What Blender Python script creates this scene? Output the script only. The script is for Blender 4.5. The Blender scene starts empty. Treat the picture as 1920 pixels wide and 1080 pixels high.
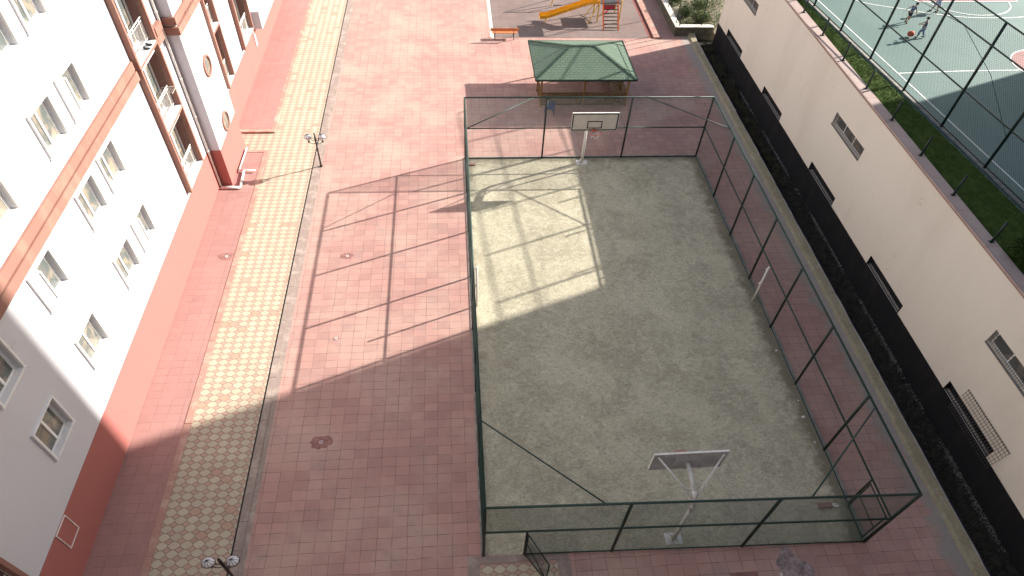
import bpy, math, random
from mathutils import Vector, Matrix
R_=random.Random(7)
S=bpy.context.scene
COL=S.collection
# ------------------------------------------------------------------ camera
def cam_axes(yaw,pitch,roll):
    cy,sy=math.cos(yaw),math.sin(yaw); cp,sp=math.cos(pitch),math.sin(pitch)
    w=Vector((sy*cp,cy*cp,-sp)); r=Vector((cy,-sy,0)); u=r.cross(w)
    cr,sr=math.cos(roll),math.sin(roll)
    return cr*r+sr*u, -sr*r+cr*u, w
r,u,w=cam_axes(math.radians(7.13377611),math.radians(48.03716499),math.radians(3.70729645))
cd=bpy.data.cameras.new('camera'); cam=bpy.data.objects.new('camera',cd); COL.objects.link(cam)
cam.matrix_world=Matrix(((r.x,u.x,-w.x,-0.598),(r.y,u.y,-w.y,-7.483),(r.z,u.z,-w.z,22.438),(0,0,0,1)))
cd.sensor_width=36; cd.lens=36*1204.9/1920; cd.clip_end=3000; cd.clip_start=0.1
S.camera=cam
# ------------------------------------------------------------------ light
SUNV=Vector((-1.87,-0.72,-1.0))
wd=bpy.data.worlds.new('World'); S.world=wd; wd.use_nodes=True
nt=wd.node_tree; bg=nt.nodes['Background']; sky=nt.nodes.new('ShaderNodeTexSky')
sky.sky_type='NISHITA'; sky.sun_disc=False; sky.sun_elevation=math.radians(26.5); sky.sun_rotation=math.radians(69)
sky.air_density=1.0; sky.dust_density=2.0
nt.links.new(sky.outputs[0],bg.inputs[0]); bg.inputs[1].default_value=0.075
sl=bpy.data.lights.new('sun','SUN'); so=bpy.data.objects.new('sun',sl); COL.objects.link(so)
sl.energy=5.0; sl.angle=math.radians(0.5); sl.color=(1.0,0.94,0.86)
so.rotation_euler=SUNV.to_track_quat('-Z','Y').to_euler(); so.location=(60,30,60)
S.view_settings.view_transform='Standard'; S.view_settings.look='None'
S.view_settings.exposure=1.42; S.view_settings.gamma=1.0
# ------------------------------------------------------------------ mesh helper
ORG={}
class MB:
    def __init__(s): s.v=[];s.f=[];s.m=[];s.mi=0
    def quad(s,*p):
        n=len(s.v); s.v+= [tuple(q) for q in p]; s.f.append(tuple(range(n,n+len(p)))); s.m.append(s.mi); return s
    def box(s,x0,y0,z0,x1,y1,z1,skip=''):
        n=len(s.v)
        s.v+=[(x0,y0,z0),(x1,y0,z0),(x1,y1,z0),(x0,y1,z0),(x0,y0,z1),(x1,y0,z1),(x1,y1,z1),(x0,y1,z1)]
        for k,q in (('b',(0,3,2,1)),('t',(4,5,6,7)),('s',(0,1,5,4)),('e',(1,2,6,5)),('n',(2,3,7,6)),('w',(3,0,4,7))):
            if k in skip: continue
            s.f.append(tuple(n+i for i in q)); s.m.append(s.mi)
        return s
    def tube(s,p,q,r,n=8,r2=None,caps=True):
        p=Vector(p);q=Vector(q); d=(q-p)
        if d.length<1e-6: return s
        d.normalize(); a=d.orthogonal().normalized(); b=d.cross(a); r2=r if r2 is None else r2
        k=len(s.v)
        for c,rr in ((p,r),(q,r2)):
            for i in range(n):
                t=2*math.pi*i/n; s.v.append(tuple(c+a*(rr*math.cos(t))+b*(rr*math.sin(t))))
        for i in range(n):
            j=(i+1)%n; s.f.append((k+i,k+j,k+n+j,k+n+i)); s.m.append(s.mi)
        if caps:
            s.f.append(tuple(k+i for i in reversed(range(n)))); s.m.append(s.mi)
            s.f.append(tuple(k+n+i for i in range(n))); s.m.append(s.mi)
        return s
    def path(s,pts,r,n=8):
        for a,b in zip(pts[:-1],pts[1:]): s.tube(a,b,r,n)
        return s
    def beam(s,p,q,wd,h):
        # rectangular bar between two points, wd horizontal width, h vertical depth
        p=Vector(p);q=Vector(q); d=(q-p).normalized(); z=Vector((0,0,1))
        a=d.cross(z)
        if a.length<1e-4: a=Vector((1,0,0))
        a.normalize(); b=a.cross(d).normalized(); a=a*wd/2;b=b*h/2; k=len(s.v)
        for c in (p,q):
            for e in (-a-b,a-b,a+b,-a+b): s.v.append(tuple(c+e))
        for q4 in ((0,1,2,3),(7,6,5,4),(0,4,5,1),(1,5,6,2),(2,6,7,3),(3,7,4,0)):
            s.f.append(tuple(k+i for i in q4)); s.m.append(s.mi)
        return s
    def ell(s,c,rx,ry,rz,nu=14,nv=8,v0=0.0,v1=1.0):
        k=len(s.v)
        for j in range(nv+1):
            ph=math.pi*(v0+(v1-v0)*j/nv)
            for i in range(nu):
                t=2*math.pi*i/nu
                s.v.append((c[0]+rx*math.sin(ph)*math.cos(t),c[1]+ry*math.sin(ph)*math.sin(t),c[2]+rz*math.cos(ph)))
        for j in range(nv):
            for i in range(nu):
                i2=(i+1)%nu
                s.f.append((k+j*nu+i,k+(j+1)*nu+i,k+(j+1)*nu+i2,k+j*nu+i2)); s.m.append(s.mi)
        return s
    def torus(s,c,R,r,axis='z',n=20,m=6,sx=1.0):
        k=len(s.v)
        for i in range(n):
            t=2*math.pi*i/n
            for j in range(m):
                f=2*math.pi*j/m; rr=R+r*math.cos(f); h=r*math.sin(f)
                a,b=rr*math.cos(t)*sx,rr*math.sin(t)
                s.v.append({'z':(c[0]+a,c[1]+b,c[2]+h),'x':(c[0]+h,c[1]+a,c[2]+b),'y':(c[0]+a,c[1]+h,c[2]+b)}[axis])
        for i in range(n):
            for j in range(m):
                s.f.append((k+i*m+j,k+((i+1)%n)*m+j,k+((i+1)%n)*m+(j+1)%m,k+i*m+(j+1)%m)); s.m.append(s.mi)
        return s
    def prism(s,pts,z0,z1):
        k=len(s.v);n=len(pts)
        s.v+=[(x,y,z0) for x,y in pts]+[(x,y,z1) for x,y in pts]
        s.f.append(tuple(k+i for i in reversed(range(n)))); s.m.append(s.mi)
        s.f.append(tuple(k+n+i for i in range(n))); s.m.append(s.mi)
        for i in range(n):
            j=(i+1)%n; s.f.append((k+i,k+j,k+n+j,k+n+i)); s.m.append(s.mi)
        return s
    def sheet(s,x0,y0,x1,y1,z): return s.quad((x0,y0,z),(x1,y0,z),(x1,y1,z),(x0,y1,z))
    def build(s,name,mats,parent=None,smooth=False,org=None):
        if not isinstance(mats,(list,tuple)): mats=[mats]
        o=Vector(org) if org is not None else (ORG.get(parent.name,Vector((0,0,0))) if parent else Vector((0,0,0)))
        me=bpy.data.meshes.new(name); me.from_pydata([tuple(Vector(q)-o) for q in s.v],[],s.f)
        for m in mats: me.materials.append(m)
        if len(mats)>1:
            for p,i in zip(me.polygons,s.m): p.material_index=i
        if smooth:
            for p in me.polygons: p.use_smooth=True
        me.update()
        ob=bpy.data.objects.new(name,me); COL.objects.link(ob)
        if parent: ob.parent=parent
        else: ob.location=o
        ORG[ob.name]=o
        return ob
def tag(o,label=None,cat=None,group=None,kind=None):
    if label: o['label']=label
    if cat: o['category']=cat
    if group: o['group']=group
    if kind: o['kind']=kind
    return o
def thing(name,loc,label,cat,group=None):
    o=bpy.data.objects.new(name,None); COL.objects.link(o); o.location=loc; o.empty_display_size=.2
    ORG[o.name]=Vector(loc); return tag(o,label,cat,group)
def dup(root,loc,label,rz=0):
    c=root.copy(); COL.objects.link(c); c.location=loc; c.rotation_euler=(0,0,rz); c['label']=label
    for ch in list(root.children):
        d=ch.copy(); COL.objects.link(d); d.parent=c
        for g in ch.children:
            e=g.copy(); COL.objects.link(e); e.parent=d
    return c
def struct(mb,name,m): return tag(mb.build(name,m),kind='structure')
def bevel(o,w_=.01,seg=2):
    m=o.modifiers.new('bevel','BEVEL'); m.width=w_; m.segments=seg; m.limit_method='ANGLE'; return o
# ------------------------------------------------------------------ materials
class NT:
    def __init__(s,name):
        s.mat=bpy.data.materials.new(name); s.mat.use_nodes=True; s.t=s.mat.node_tree
        s.b=s.t.nodes['Principled BSDF']; s.co=s.t.nodes.new('ShaderNodeTexCoord').outputs['Object']
    def n(s,ty,**kw):
        nd=s.t.nodes.new(ty)
        for k,v in kw.items():
            if hasattr(nd,k) and not k[0].isupper(): setattr(nd,k,v)
        return nd
    def l(s,a,b): s.t.links.new(a,b)
    def noise(s,scale,detail=4,rough=.55,dist=0,vec=None):
        n=s.n('ShaderNodeTexNoise'); s.l(vec or s.co,n.inputs['Vector'])
        n.inputs['Scale'].default_value=scale;n.inputs['Detail'].default_value=detail
        n.inputs['Roughness'].default_value=rough;n.inputs['Distortion'].default_value=dist
        return n.outputs['Fac']
    def ramp(s,fac,a,b,c0=0.0,c1=1.0):
        n=s.n('ShaderNodeMapRange'); n.interpolation_type='SMOOTHSTEP'
        s.l(fac,n.inputs[0]); n.inputs[1].default_value=a;n.inputs[2].default_value=b;n.inputs[3].default_value=c0;n.inputs[4].default_value=c1
        return n.outputs[0]
    def mix(s,f,a,b,mode='MIX'):
        n=s.n('ShaderNodeMix'); n.data_type='RGBA'; n.blend_type=mode
        for sk,v in ((n.inputs[0],f),(n.inputs[6],a),(n.inputs[7],b)):
            if isinstance(v,(int,float)): sk.default_value=v
            elif isinstance(v,(tuple,list)): sk.default_value=(v[0],v[1],v[2],1)
            else: s.l(v,sk)
        return n.outputs[2]
    def math(s,op,a,b=None,c=None):
        n=s.n('ShaderNodeMath'); n.operation=op
        for i,v in enumerate((a,b,c)):
            if v is None: continue
            if isinstance(v,(int,float)): n.inputs[i].default_value=v
            else: s.l(v,n.inputs[i])
        return n.outputs[0]
    def xyz(s):
        n=s.n('ShaderNodeSeparateXYZ'); s.l(s.co,n.inputs[0]); return n.outputs
    def bump(s,h,st=.3,d=.01):
        n=s.n('ShaderNodeBump'); s.l(h,n.inputs['Height']); n.inputs['Strength'].default_value=st; n.inputs['Distance'].default_value=d
        s.l(n.outputs[0],s.b.inputs['Normal'])
    def out(s,col,rough=.85,spec=.25,metal=0.0):
        if isinstance(col,(tuple,list)): s.b.inputs['Base Color'].default_value=(*col[:3],1)
        else: s.l(col,s.b.inputs['Base Color'])
        if isinstance(rough,(int,float)): s.b.inputs['Roughness'].default_value=rough
        else: s.l(rough,s.b.inputs['Roughness'])
        s.b.inputs['Specular IOR Level'].default_value=spec; s.b.inputs['Metallic'].default_value=metal
        return s.mat
def plain(name,c,rough=.6,var=.15,scale=6,spec=.3,metal=0.0,bump=0):
    t=NT(name); n=t.noise(scale,5,.6); f=t.ramp(n,.3,.7,1-var,1+var*.5)
    col=t.mix(1.0,c,f,'MULTIPLY')
    if bump: t.bump(t.noise(scale*8,3),bump,.005)
    return t.out(col,rough,spec,metal)
def m_tiles(name,c1,c2,mort,bw,bh,fade,stain,apron=False,morts=.014,fadeamt=.6):
    t=NT(name)
    nz=t.n('ShaderNodeTexNoise'); t.l(t.co,nz.inputs['Vector']); nz.inputs['Scale'].default_value=1.1; nz.inputs['Detail'].default_value=3
    sub=t.n('ShaderNodeVectorMath',operation='SUBTRACT'); t.l(nz.outputs['Color'],sub.inputs[0]); sub.inputs[1].default_value=(.5,.5,.5)
    sc=t.n('ShaderNodeVectorMath',operation='SCALE'); t.l(sub.outputs[0],sc.inputs[0]); sc.inputs['Scale'].default_value=.09
    ad=t.n('ShaderNodeVectorMath',operation='ADD'); t.l(t.co,ad.inputs[0]); t.l(sc.outputs[0],ad.inputs[1])
    br=t.n('ShaderNodeTexBrick'); t.l(ad.outputs[0],br.inputs['Vector']); br.offset=0.0; br.squash=1.0
    for k,v in (('Scale',1.0),('Mortar Size',morts),('Mortar Smooth',.4),('Bias',0.0),('Brick Width',bw),('Row Height',bh)): br.inputs[k].default_value=v
    br.inputs['Color1'].default_value=(*c1,1); br.inputs['Color2'].default_value=(*c2,1); br.inputs['Mortar'].default_value=(*c1,1)
    col=br.outputs['Color']
    col=t.mix(t.ramp(t.noise(.35,5,.6),.40,.66,0,fadeamt),col,fade)
    col=t.mix(t.ramp(t.noise(.8,6,.65,.6),.52,.72,0,.55),col,stain)
    col=t.mix(t.ramp(t.noise(14,4,.7),.35,.7,0,.22),col,stain)
    col=t.mix(t.ramp(t.noise(1.9,6,.75,1.0),.50,.66,0,.16),col,(stain[0]*.72,stain[1]*.72,stain[2]*.72))
    m=t.math('MULTIPLY',br.outputs['Fac'],t.ramp(t.noise(1.7,4,.6),.30,.62,.15,.85))
    col=t.mix(m,col,mort)
    if apron:
        X=t.xyz()
        e=t.math('ADD',X['X'],t.math('MULTIPLY',t.math('SUBTRACT',t.noise(1.3,6,.7,.8),.5),2.0))
        a=t.ramp(e,15.95,16.5)
        cem=t.mix(t.noise(3,5,.7),(.20,.19,.175),(.36,.335,.30))
        col=t.mix(t.math('MULTIPLY',a,.9),col,cem)
    h=t.math('SUBTRACT',t.noise(30,3),t.math('MULTIPLY',br.outputs['Fac'],1.2))
    t.bump(h,.35,.01)
    return t.out(col,.9,.2)
M={}
M['tile']=m_tiles('red_tiles',(.425,.24,.205),(.335,.188,.165),(.12,.078,.07),.52,.38,(.46,.325,.265),(.295,.215,.195),apron=True,morts=.011)
M['tile2']=m_tiles('red_tiles_worn',(.355,.20,.178),(.315,.178,.16),(.23,.13,.12),.50,.36,(.38,.22,.195),(.29,.17,.15),fadeamt=.4)
M['mat']=m_tiles('rubber_mat',(.20,.145,.13),(.165,.125,.112),(.13,.09,.08),.62,.5,(.21,.165,.15),(.15,.12,.115))
def m_pavers():
    t=NT('octagon_pavers'); X=t.xyz()
    def cell(sock,p,off):
        a=t.math('DIVIDE',t.math('ADD',sock,off),p); fl=t.math('FLOOR',a); return t.math('SUBTRACT',t.math('SUBTRACT',a,fl),.5),fl
    fx,ix=cell(X['X'],.405,.08); fy,iy=cell(X['Y'],.29,0.0)
    d=t.math('ADD',t.math('ABSOLUTE',fx),t.math('ABSOLUTE',fy))
    e=t.math('ADD',d,t.math('MULTIPLY',t.math('SUBTRACT',t.noise(9,2),.5),.05))
    cream=t.ramp(e,.62,.63,1,0)
    g1=t.ramp(t.math('ABSOLUTE',t.math('SUBTRACT',e,.625)),.025,.055,1,0)
    g2=t.math('MULTIPLY',t.ramp(t.math('ABSOLUTE',fx),.465,.485),t.ramp(e,.64,.60)); g3=t.math('MULTIPLY',t.ramp(t.math('ABSOLUTE',fy),.45,.48),t.ramp(e,.64,.60))
    g=t.math('MINIMUM',t.math('ADD',t.math('ADD',g1,g2),g3),1.0)
    wn=t.n('ShaderNodeTexWhiteNoise'); cv=t.n('ShaderNodeCombineXYZ'); t.l(ix,cv.inputs[0]); t.l(iy,cv.inputs[1]); t.l(cv.outputs[0],wn.inputs['Vector'])
    rnd=wn.outputs['Value']
    cc=t.mix(rnd,(.46,.40,.30),(.40,.345,.26)); cc=t.mix(t.ramp(rnd,.93,.95,0,.6),cc,(.42,.22,.16))
    wn2=t.n('ShaderNodeTexWhiteNoise'); ca=t.n('ShaderNodeVectorMath',operation='FLOOR'); cb=t.n('ShaderNodeCombineXYZ')
    t.l(t.math('ADD',t.math('DIVIDE',t.math('ADD',X['X'],.08),.405),.5),cb.inputs[0]); t.l(t.math('ADD',t.math('DIVIDE',X['Y'],.29),.5),cb.inputs[1])
    t.l(cb.outputs[0],ca.inputs[0]); t.l(ca.outputs[0],wn2.inputs['Vector'])
    rc=t.mix(wn2.outputs['Value'],(.43,.29,.225),(.37,.255,.20))
    col=t.mix(cream,rc,cc)
    col=t.mix(t.math('MULTIPLY',g,.9),col,(.13,.085,.065))
    col=t.mix(t.ramp(t.noise(.5,5,.6),.5,.75,0,.35),col,(.30,.23,.18))
    col=t.mix(t.ramp(t.noise(16,4,.7),.4,.7,0,.2),col,(.22,.16,.12))
    t.bump(t.math('SUBTRACT',t.noise(35,3),t.math('MULTIPLY',g,1.5)),.4,.01)
    return t.out(col,.88,.2)
M['paver']=m_pavers()
def m_court():
    t=NT('court_concrete'); X=t.xyz()
    col=t.mix(t.ramp(t.noise(.4,6,.62,.6),.35,.68),(.345,.315,.225),(.475,.44,.32))
    col=t.mix(t.ramp(t.noise(1.3,7,.75,1.4),.46,.66,0,.55),col,(.57,.53,.395))
    col=t.mix(t.ramp(t.noise(1.9,7,.8,1.2),.50,.66,0,.5),col,(.25,.225,.17))
    mp_=t.n('ShaderNodeMapping'); t.l(t.co,mp_.inputs[0]); mp_.inputs['Rotation'].default_value=(0,0,.7); mp_.inputs['Scale'].default_value=(1,2.4,1)
    col=t.mix(t.ramp(t.noise(3.4,7,.85,1.6,vec=mp_.outputs[0]),.50,.60,0,.6),col,(.62,.58,.46))
    col=t.mix(t.ramp(t.noise(4.2,7,.85,1.4,vec=mp_.outputs[0]),.53,.63,0,.65),col,(.17,.155,.115))
    col=t.mix(t.ramp(t.noise(9,5,.8,.6),.54,.62,0,.45),col,(.16,.145,.11))
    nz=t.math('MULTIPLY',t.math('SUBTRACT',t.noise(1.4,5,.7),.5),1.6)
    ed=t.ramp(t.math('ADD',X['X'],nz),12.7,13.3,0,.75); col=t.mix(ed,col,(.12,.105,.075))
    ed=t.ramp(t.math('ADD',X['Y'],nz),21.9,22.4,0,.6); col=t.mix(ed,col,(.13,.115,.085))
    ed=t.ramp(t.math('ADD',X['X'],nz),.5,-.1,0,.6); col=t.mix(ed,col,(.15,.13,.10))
    t.bump(t.math('ADD',t.noise(9,6,.75,1),t.math('MULTIPLY',t.noise(40,4,.7),.6)),.9,.03)
    return t.out(col,.93,.15)
M['court']=m_court()
def m_wall(name,c,streak,ss=.25,sc=.5,bump=.15):
    t=NT(name); mp=t.n('ShaderNodeMapping'); t.l(t.co,mp.inputs[0]); mp.inputs['Scale'].default_value=(1,1,.25)
    col=t.mix(t.ramp(t.noise(sc,6,.6,.3,vec=mp.outputs[0]),.45,.7,0,ss),c,streak)
    col=t.mix(t.ramp(t.noise(7,5,.7),.5,.75,0,ss*.6),col,streak)
    cr=t.ramp(t.math('ABSOLUTE',t.math('SUBTRACT',t.noise(.55,3,.5,1.2),.5)),.0,.004,1,0)
    cm=t.math('MULTIPLY',cr,t.ramp(t.noise(.5,2),.55,.65,0,.45)); col=t.mix(cm,col,(c[0]*.45,c[1]*.43,c[2]*.40))
    sm=t.ramp(t.noise(1.1,5,.7,.5),.62,.75,0,ss*.5); col=t.mix(sm,col,(c[0]*.75,c[1]*.73,c[2]*.70))
    t.bump(t.noise(45,3,.7),bump,.004)
    return t.out(col,.85,.2)
M['white']=m_wall('white_render',(.52,.52,.55),(.43,.43,.45),.35)
M['plinth']=m_wall('red_plinth_paint',(.35,.125,.11),(.30,.115,.10),.35)
M['beige']=m_wall('beige_render',(.74,.685,.585),(.63,.575,.48),.5,.35)
M['bitumen']=m_wall('black_bitumen',(.010,.010,.012),(.022,.021,.02),.6,1.5,.4)
M['darkpl']=plain('dark_window_recess',(.03,.028,.026),.8)
M['brown']=m_wall('terracotta_paint',(.25,.125,.098),(.33,.20,.155),.5,1.4)
M['jamb']=plain('shaded_brown_jamb',(.17,.095,.08),.85,.1,2)  # same brown as the surrounds, with the jambs' shade put into the colour
M['coping']=m_tiles('pink_coping',(.42,.32,.28),(.38,.29,.26),(.2,.13,.12),.6,2.0,(.46,.37,.33),(.35,.27,.25))
M['curb']=None
t=NT('mossy_concrete'); X=t.xyz()
c=t.mix(t.ramp(t.noise(.7,6,.7,.6),.35,.7),(.31,.27,.185),(.23,.205,.135)); c=t.mix(t.ramp(t.noise(2.2,6,.7,1),.5,.7,0,.7),c,(.40,.36,.28)); c=t.mix(t.ramp(t.noise(9,5,.75),.5,.7,0,.5),c,(.15,.14,.11))
e=t.math('ADD',X['X'],t.math('MULTIPLY',t.math('SUBTRACT',t.noise(4,4,.6),.5),.1)); c=t.mix(t.ramp(e,.27,.33,0,.7),c,(.42,.41,.39))
t.bump(t.noise(14,6,.7),.6,.02); M['curb']=t.out(c,.9,.2)
M['kerb']=m_wall('worn_kerb',(.25,.195,.17),(.38,.32,.27),.8,1.6,.4)
M['kerbred']=m_wall('worn_red_kerb',(.36,.20,.16),(.46,.34,.27),.8,1.6,.4)
M['paletop']=plain('pale_kerb_top',(.66,.61,.53),.8,.2,3)
M['conc']=plain('grey_concrete',(.25,.24,.22),.9,.35,3,bump=.3)
M['green']=plain('dark_green_paint',(.016,.045,.036),.5,.25,9,.35)
M['greenl']=plain('mesh_green_paint',(.025,.055,.045),.5,.2,5,.4)
M['dkgreen']=plain('black_green_paint',(.010,.025,.019),.45,.2,9,.4)
M['wire']=plain('galvanised_wire',(.10,.115,.11),.5,.2,8,.4,.3)
M['wpaint']=plain('white_metal_paint',(.72,.70,.66),.45,.18,7,.4)
M['board']=plain('backboard_paint',(.60,.565,.50),.55,.1,2,.3)
M['boardb']=plain('backboard_rear',(.42,.42,.43),.6,.2,3,.3)
M['black']=plain('black_marking',(.012,.012,.012),.5,.1)
M['red']=plain('rim_red_paint',(.50,.09,.06),.5,.2,9,.4)
M['net']=plain('net_cord',(.75,.73,.70),.8,.1)
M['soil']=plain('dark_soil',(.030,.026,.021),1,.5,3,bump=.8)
M['terrain']=plain('dry_ground',(.22,.19,.14),1,.4,.4,bump=.5)
M['lbrown']=plain('dark_brown_metal',(.030,.017,.014),.4,.2,9,.5)
M['opal']=plain('opal_glass',(.75,.75,.78),.25,.05,3,.5)
M['wood']=plain('varnished_wood',(.27,.155,.055),.5,.35,6,.4)
M['lattice']=plain('weathered_lattice_wood',(.15,.10,.045),.7,.35,6,.3)
M['benchw']=plain('orange_bench_slats',(.50,.17,.055),.45,.25,8,.4)
M['yellow']=plain('yellow_plastic',(.75,.36,.015),.28,.12,3,.5)
M['yellowp']=plain('yellow_metal_paint',(.70,.46,.04),.35,.1,5,.5)
M['orange']=plain('orange_metal_paint',(.75,.16,.03),.35,.12,5,.5)
M['redpl']=plain('red_plastic',(.55,.03,.05),.3,.1,5,.5)
M['blue']=plain('blue_plastic',(.018,.035,.16),.4,.2,5,.4)
M['grey']=plain('grey_dark_metal',(.05,.05,.05),.5,.2,5,.4)
M['marble']=m_wall('marble_surround',(.70,.69,.68),(.50,.50,.52),.5,6,.1)
M['pvc']=plain('white_window_plastic',(.78,.78,.77),.35,.05,3,.4)
t=NT('window_glass'); c=t.mix(t.ramp(t.noise(1.6,3,.5,.8),.4,.65),(.10,.115,.11),(.26,.22,.17)); M['glass']=t.out(c,.06,.9)
t=NT('court_acrylic'); X=t.xyz()
c=t.mix(t.ramp(t.noise(.3,5,.6),.35,.65),(.10,.165,.15),(.12,.185,.168)); c=t.mix(t.ramp(t.noise(3,6,.7),.5,.72,0,.3),c,(.085,.135,.13)); c=t.mix(t.ramp(t.noise(40,3,.7),.5,.7,0,.2),c,(.18,.24,.22))
M['acryl']=t.out(c,.75,.3)
M['acrylp']=plain('pink_acrylic',(.32,.16,.15),.75,.15,2)
M['line']=plain('white_line_paint',(.72,.74,.70),.7,.12,6)
t=NT('grass_ground'); c=t.mix(t.ramp(t.noise(3,5,.7),.35,.65),(.035,.065,.012),(.075,.115,.025)); c=t.mix(t.ramp(t.noise(25,4,.7),.5,.7,0,.5),c,(.12,.14,.04)); t.bump(t.noise(50,4,.8),1,.04); M['grass']=t.out(c,.95,.1)
def m_leaf(name,a,b,c3):
    t=NT(name); g=t.n('ShaderNodeNewGeometry'); rnd=g.outputs['Random Per Island']
    c=t.mix(rnd,a,b); c=t.mix(t.ramp(t.noise(1.2,4,.6),.45,.7,0,.8),c,c3); return t.out(c,.7,.2)
M['leaf']=m_leaf('shrub_leaves',(.035,.065,.018),(.11,.15,.05),(.16,.15,.07))
M['leafp']=m_leaf('pale_weed_leaves',(.10,.13,.06),(.26,.29,.18),(.24,.20,.10))
M['leafd']=m_leaf('dark_leaves',(.02,.045,.010),(.045,.085,.02),(.03,.06,.012))
M['weed']=m_leaf('trench_weeds',(.030,.032,.016),(.085,.075,.045),(.06,.055,.035))
M['weedg']=m_leaf('pale_trench_rubble',(.12,.12,.11),(.22,.22,.21),(.16,.16,.15))
M['blade']=m_leaf('grass_blades',(.035,.075,.012),(.085,.14,.03),(.06,.10,.02))
def m_shingle():
    t=NT('green_roof_shingles')
    br=t.n('ShaderNodeTexBrick'); t.l(t.co,br.inputs['Vector']); br.offset=.5
    for k,v in (('Scale',1.0),('Mortar Size',.022),('Mortar Smooth',.3),('Bias',-.2),('Brick Width',.30),('Row Height',.17)): br.inputs[k].default_value=v
    br.inputs['Color1'].default_value=(.15,.20,.15,1); br.inputs['Color2'].default_value=(.115,.175,.125,1); br.inputs['Mortar'].default_value=(.08,.115,.085,1)
    c=t.mix(t.ramp(t.noise(1.5,5,.6),.4,.7,0,.35),br.outputs['Color'],(.14,.20,.15)); c=t.mix(t.ramp(t.noise(60,3,.8),.45,.65,0,.4),c,(.05,.08,.055))
    t.bump(t.math('SUBTRACT',t.noise(60,2),br.outputs['Fac']),.6,.02); return t.out(c,.9,.15)
M['shingle']=m_shingle()
M['ridge']=plain('roof_hip_caps',(.05,.085,.06),.9,.4,8)
M['fascia']=plain('dark_green_fascia',(.018,.035,.025),.6,.2)
M['skin']=plain('skin',(.42,.24,.16),.6,.08,20)
M['hair']=plain('dark_hair',(.02,.014,.01),.7,.2,30)
M['tblue']=plain('blue_cotton',(.03,.13,.30),.9,.15,20)
M['tblue2']=plain('petrol_cotton',(.03,.09,.17),.9,.15,20)
M['navy']=plain('navy_shorts',(.02,.024,.05),.9,.15,20)
M['denim']=plain('pale_blue_trousers',(.16,.23,.33),.9,.15,20)
M['lav']=plain('lavender_skirt',(.45,.48,.62),.9,.1,20)
M['shoe']=plain('dark_shoes',(.03,.03,.035),.6,.1)
M['ball']=plain('basketball_rubber',(.50,.10,.05),.7,.12,30)
# ------------------------------------------------------------------ setting
H=3.936; WX=13.485; L=22.47
PT=6.60     # podium top level
XW=18.8     # podium wall face
GX1=17.35   # edge of the trench
struct(MB().sheet(-900,-900,900,900,-1.5),'terrain',M['terrain'])
b=MB(); b.box(-13.3,-30,-1.4,16.9,62,0.0); struct(b,'pavement',M['tile'])
b=MB(); b.quad((0,.34,.006),(WX,0,.006),(WX,L,.006),(0,L+.03,.006)); struct(b,'concrete_court',M['court'])
b=MB(); b.sheet(-10.98,-16,-8.47,62,.005); b.sheet(-13.2,23.45,-10.98,25.35,.005); struct(b,'patterned_path',M['paver'])
b=MB(); b.sheet(-13.06,-16,-11.24,20.2,.005); struct(b,'sidewalk',M['tile2'])
b=MB(); b.sheet(-12.4,20.5,-11.3,23.3,.006); struct(b,'tiled_patch',M['tile2'])
b=MB(); b.box(-13.3,25.42,.001,-11.25,62,.11); o=struct(b,'raised_sidewalk',M['tile2'])
# kerbs
b=MB()
y=-16
while y<62:
    l=1.0
    if not (20.3<y<25.4): b.box(-11.24,y,.001,-10.985,min(y+l-.012,62),.02+R_.uniform(0,.012))
    y+=l
tag(b.build('path_kerb',M['kerbred']),kind='structure')
b=MB(); y=-16
while y<62:
    b.box(-8.40,y,.001,-8.12,y+.985,.022+R_.uniform(0,.012)); y+=1
tag(b.build('path_kerb',M['kerb']),kind='structure')
b=MB(); b.sheet(-8.12,-16,-7.93,62,.004); tag(b.build('path_kerb',M['kerb']),kind='structure')
b=MB(); b.box(-11.24,25.15,.001,-10.99,62,.112); b.box(-13.2,25.15,.001,-11.241,25.40,.112); tag(b.build('sidewalk_kerb',M['kerbred']),kind='structure')
b=MB(); b.box(-11.3,20.4,.001,-11.05,23.3,.025); b.box(-12.4,23.3,.001,-11.05,23.45,.03); tag(b.build('sidewalk_kerb',M['kerbred']),kind='structure')
b=MB(); b.box(-8.47,-16,.001,-8.40,62,.0065); tag(b.build('path_gap',M['black']),kind='structure')
# pale cement spill and darker repaired tiles on the near paving
R=random.Random(4); b=MB(); b.quad(*[(10.6+.55*math.cos(t)*(1+.35*math.sin(3*t+1)),-.95+.85*math.sin(t)*(1+.2*math.cos(4*t)),.0035) for t in [2*math.pi*i/26 for i in range(26)]])
tag(b.build('cement_spill',plain('bluish_cement_spill',(.30,.235,.23),.9,.5,4)),kind='structure')
b=MB(); b.sheet(8.85,-1.50,9.85,-1.12,.0033); b.sheet(8.32,-1.12,9.3,-.75,.0033); tag(b.build('repaired_tiles',plain('darker_red_tiles',(.25,.12,.11),.9,.3,4)),kind='structure')
# entrance pavers at the court gate
b=MB(); b.sheet(-.12,-3.5,2.5,.02,.0055); struct(b,'patterned_path',M['paver'])
b=MB(); b.box(-.55,-3.5,.001,-.16,.33,.02); b.box(-.16,.06,.001,2.9,.30,.018); b.box(2.52,-3.5,.001,2.95,.05,.016); tag(b.build('path_kerb',M['kerb']),kind='structure')
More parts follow.
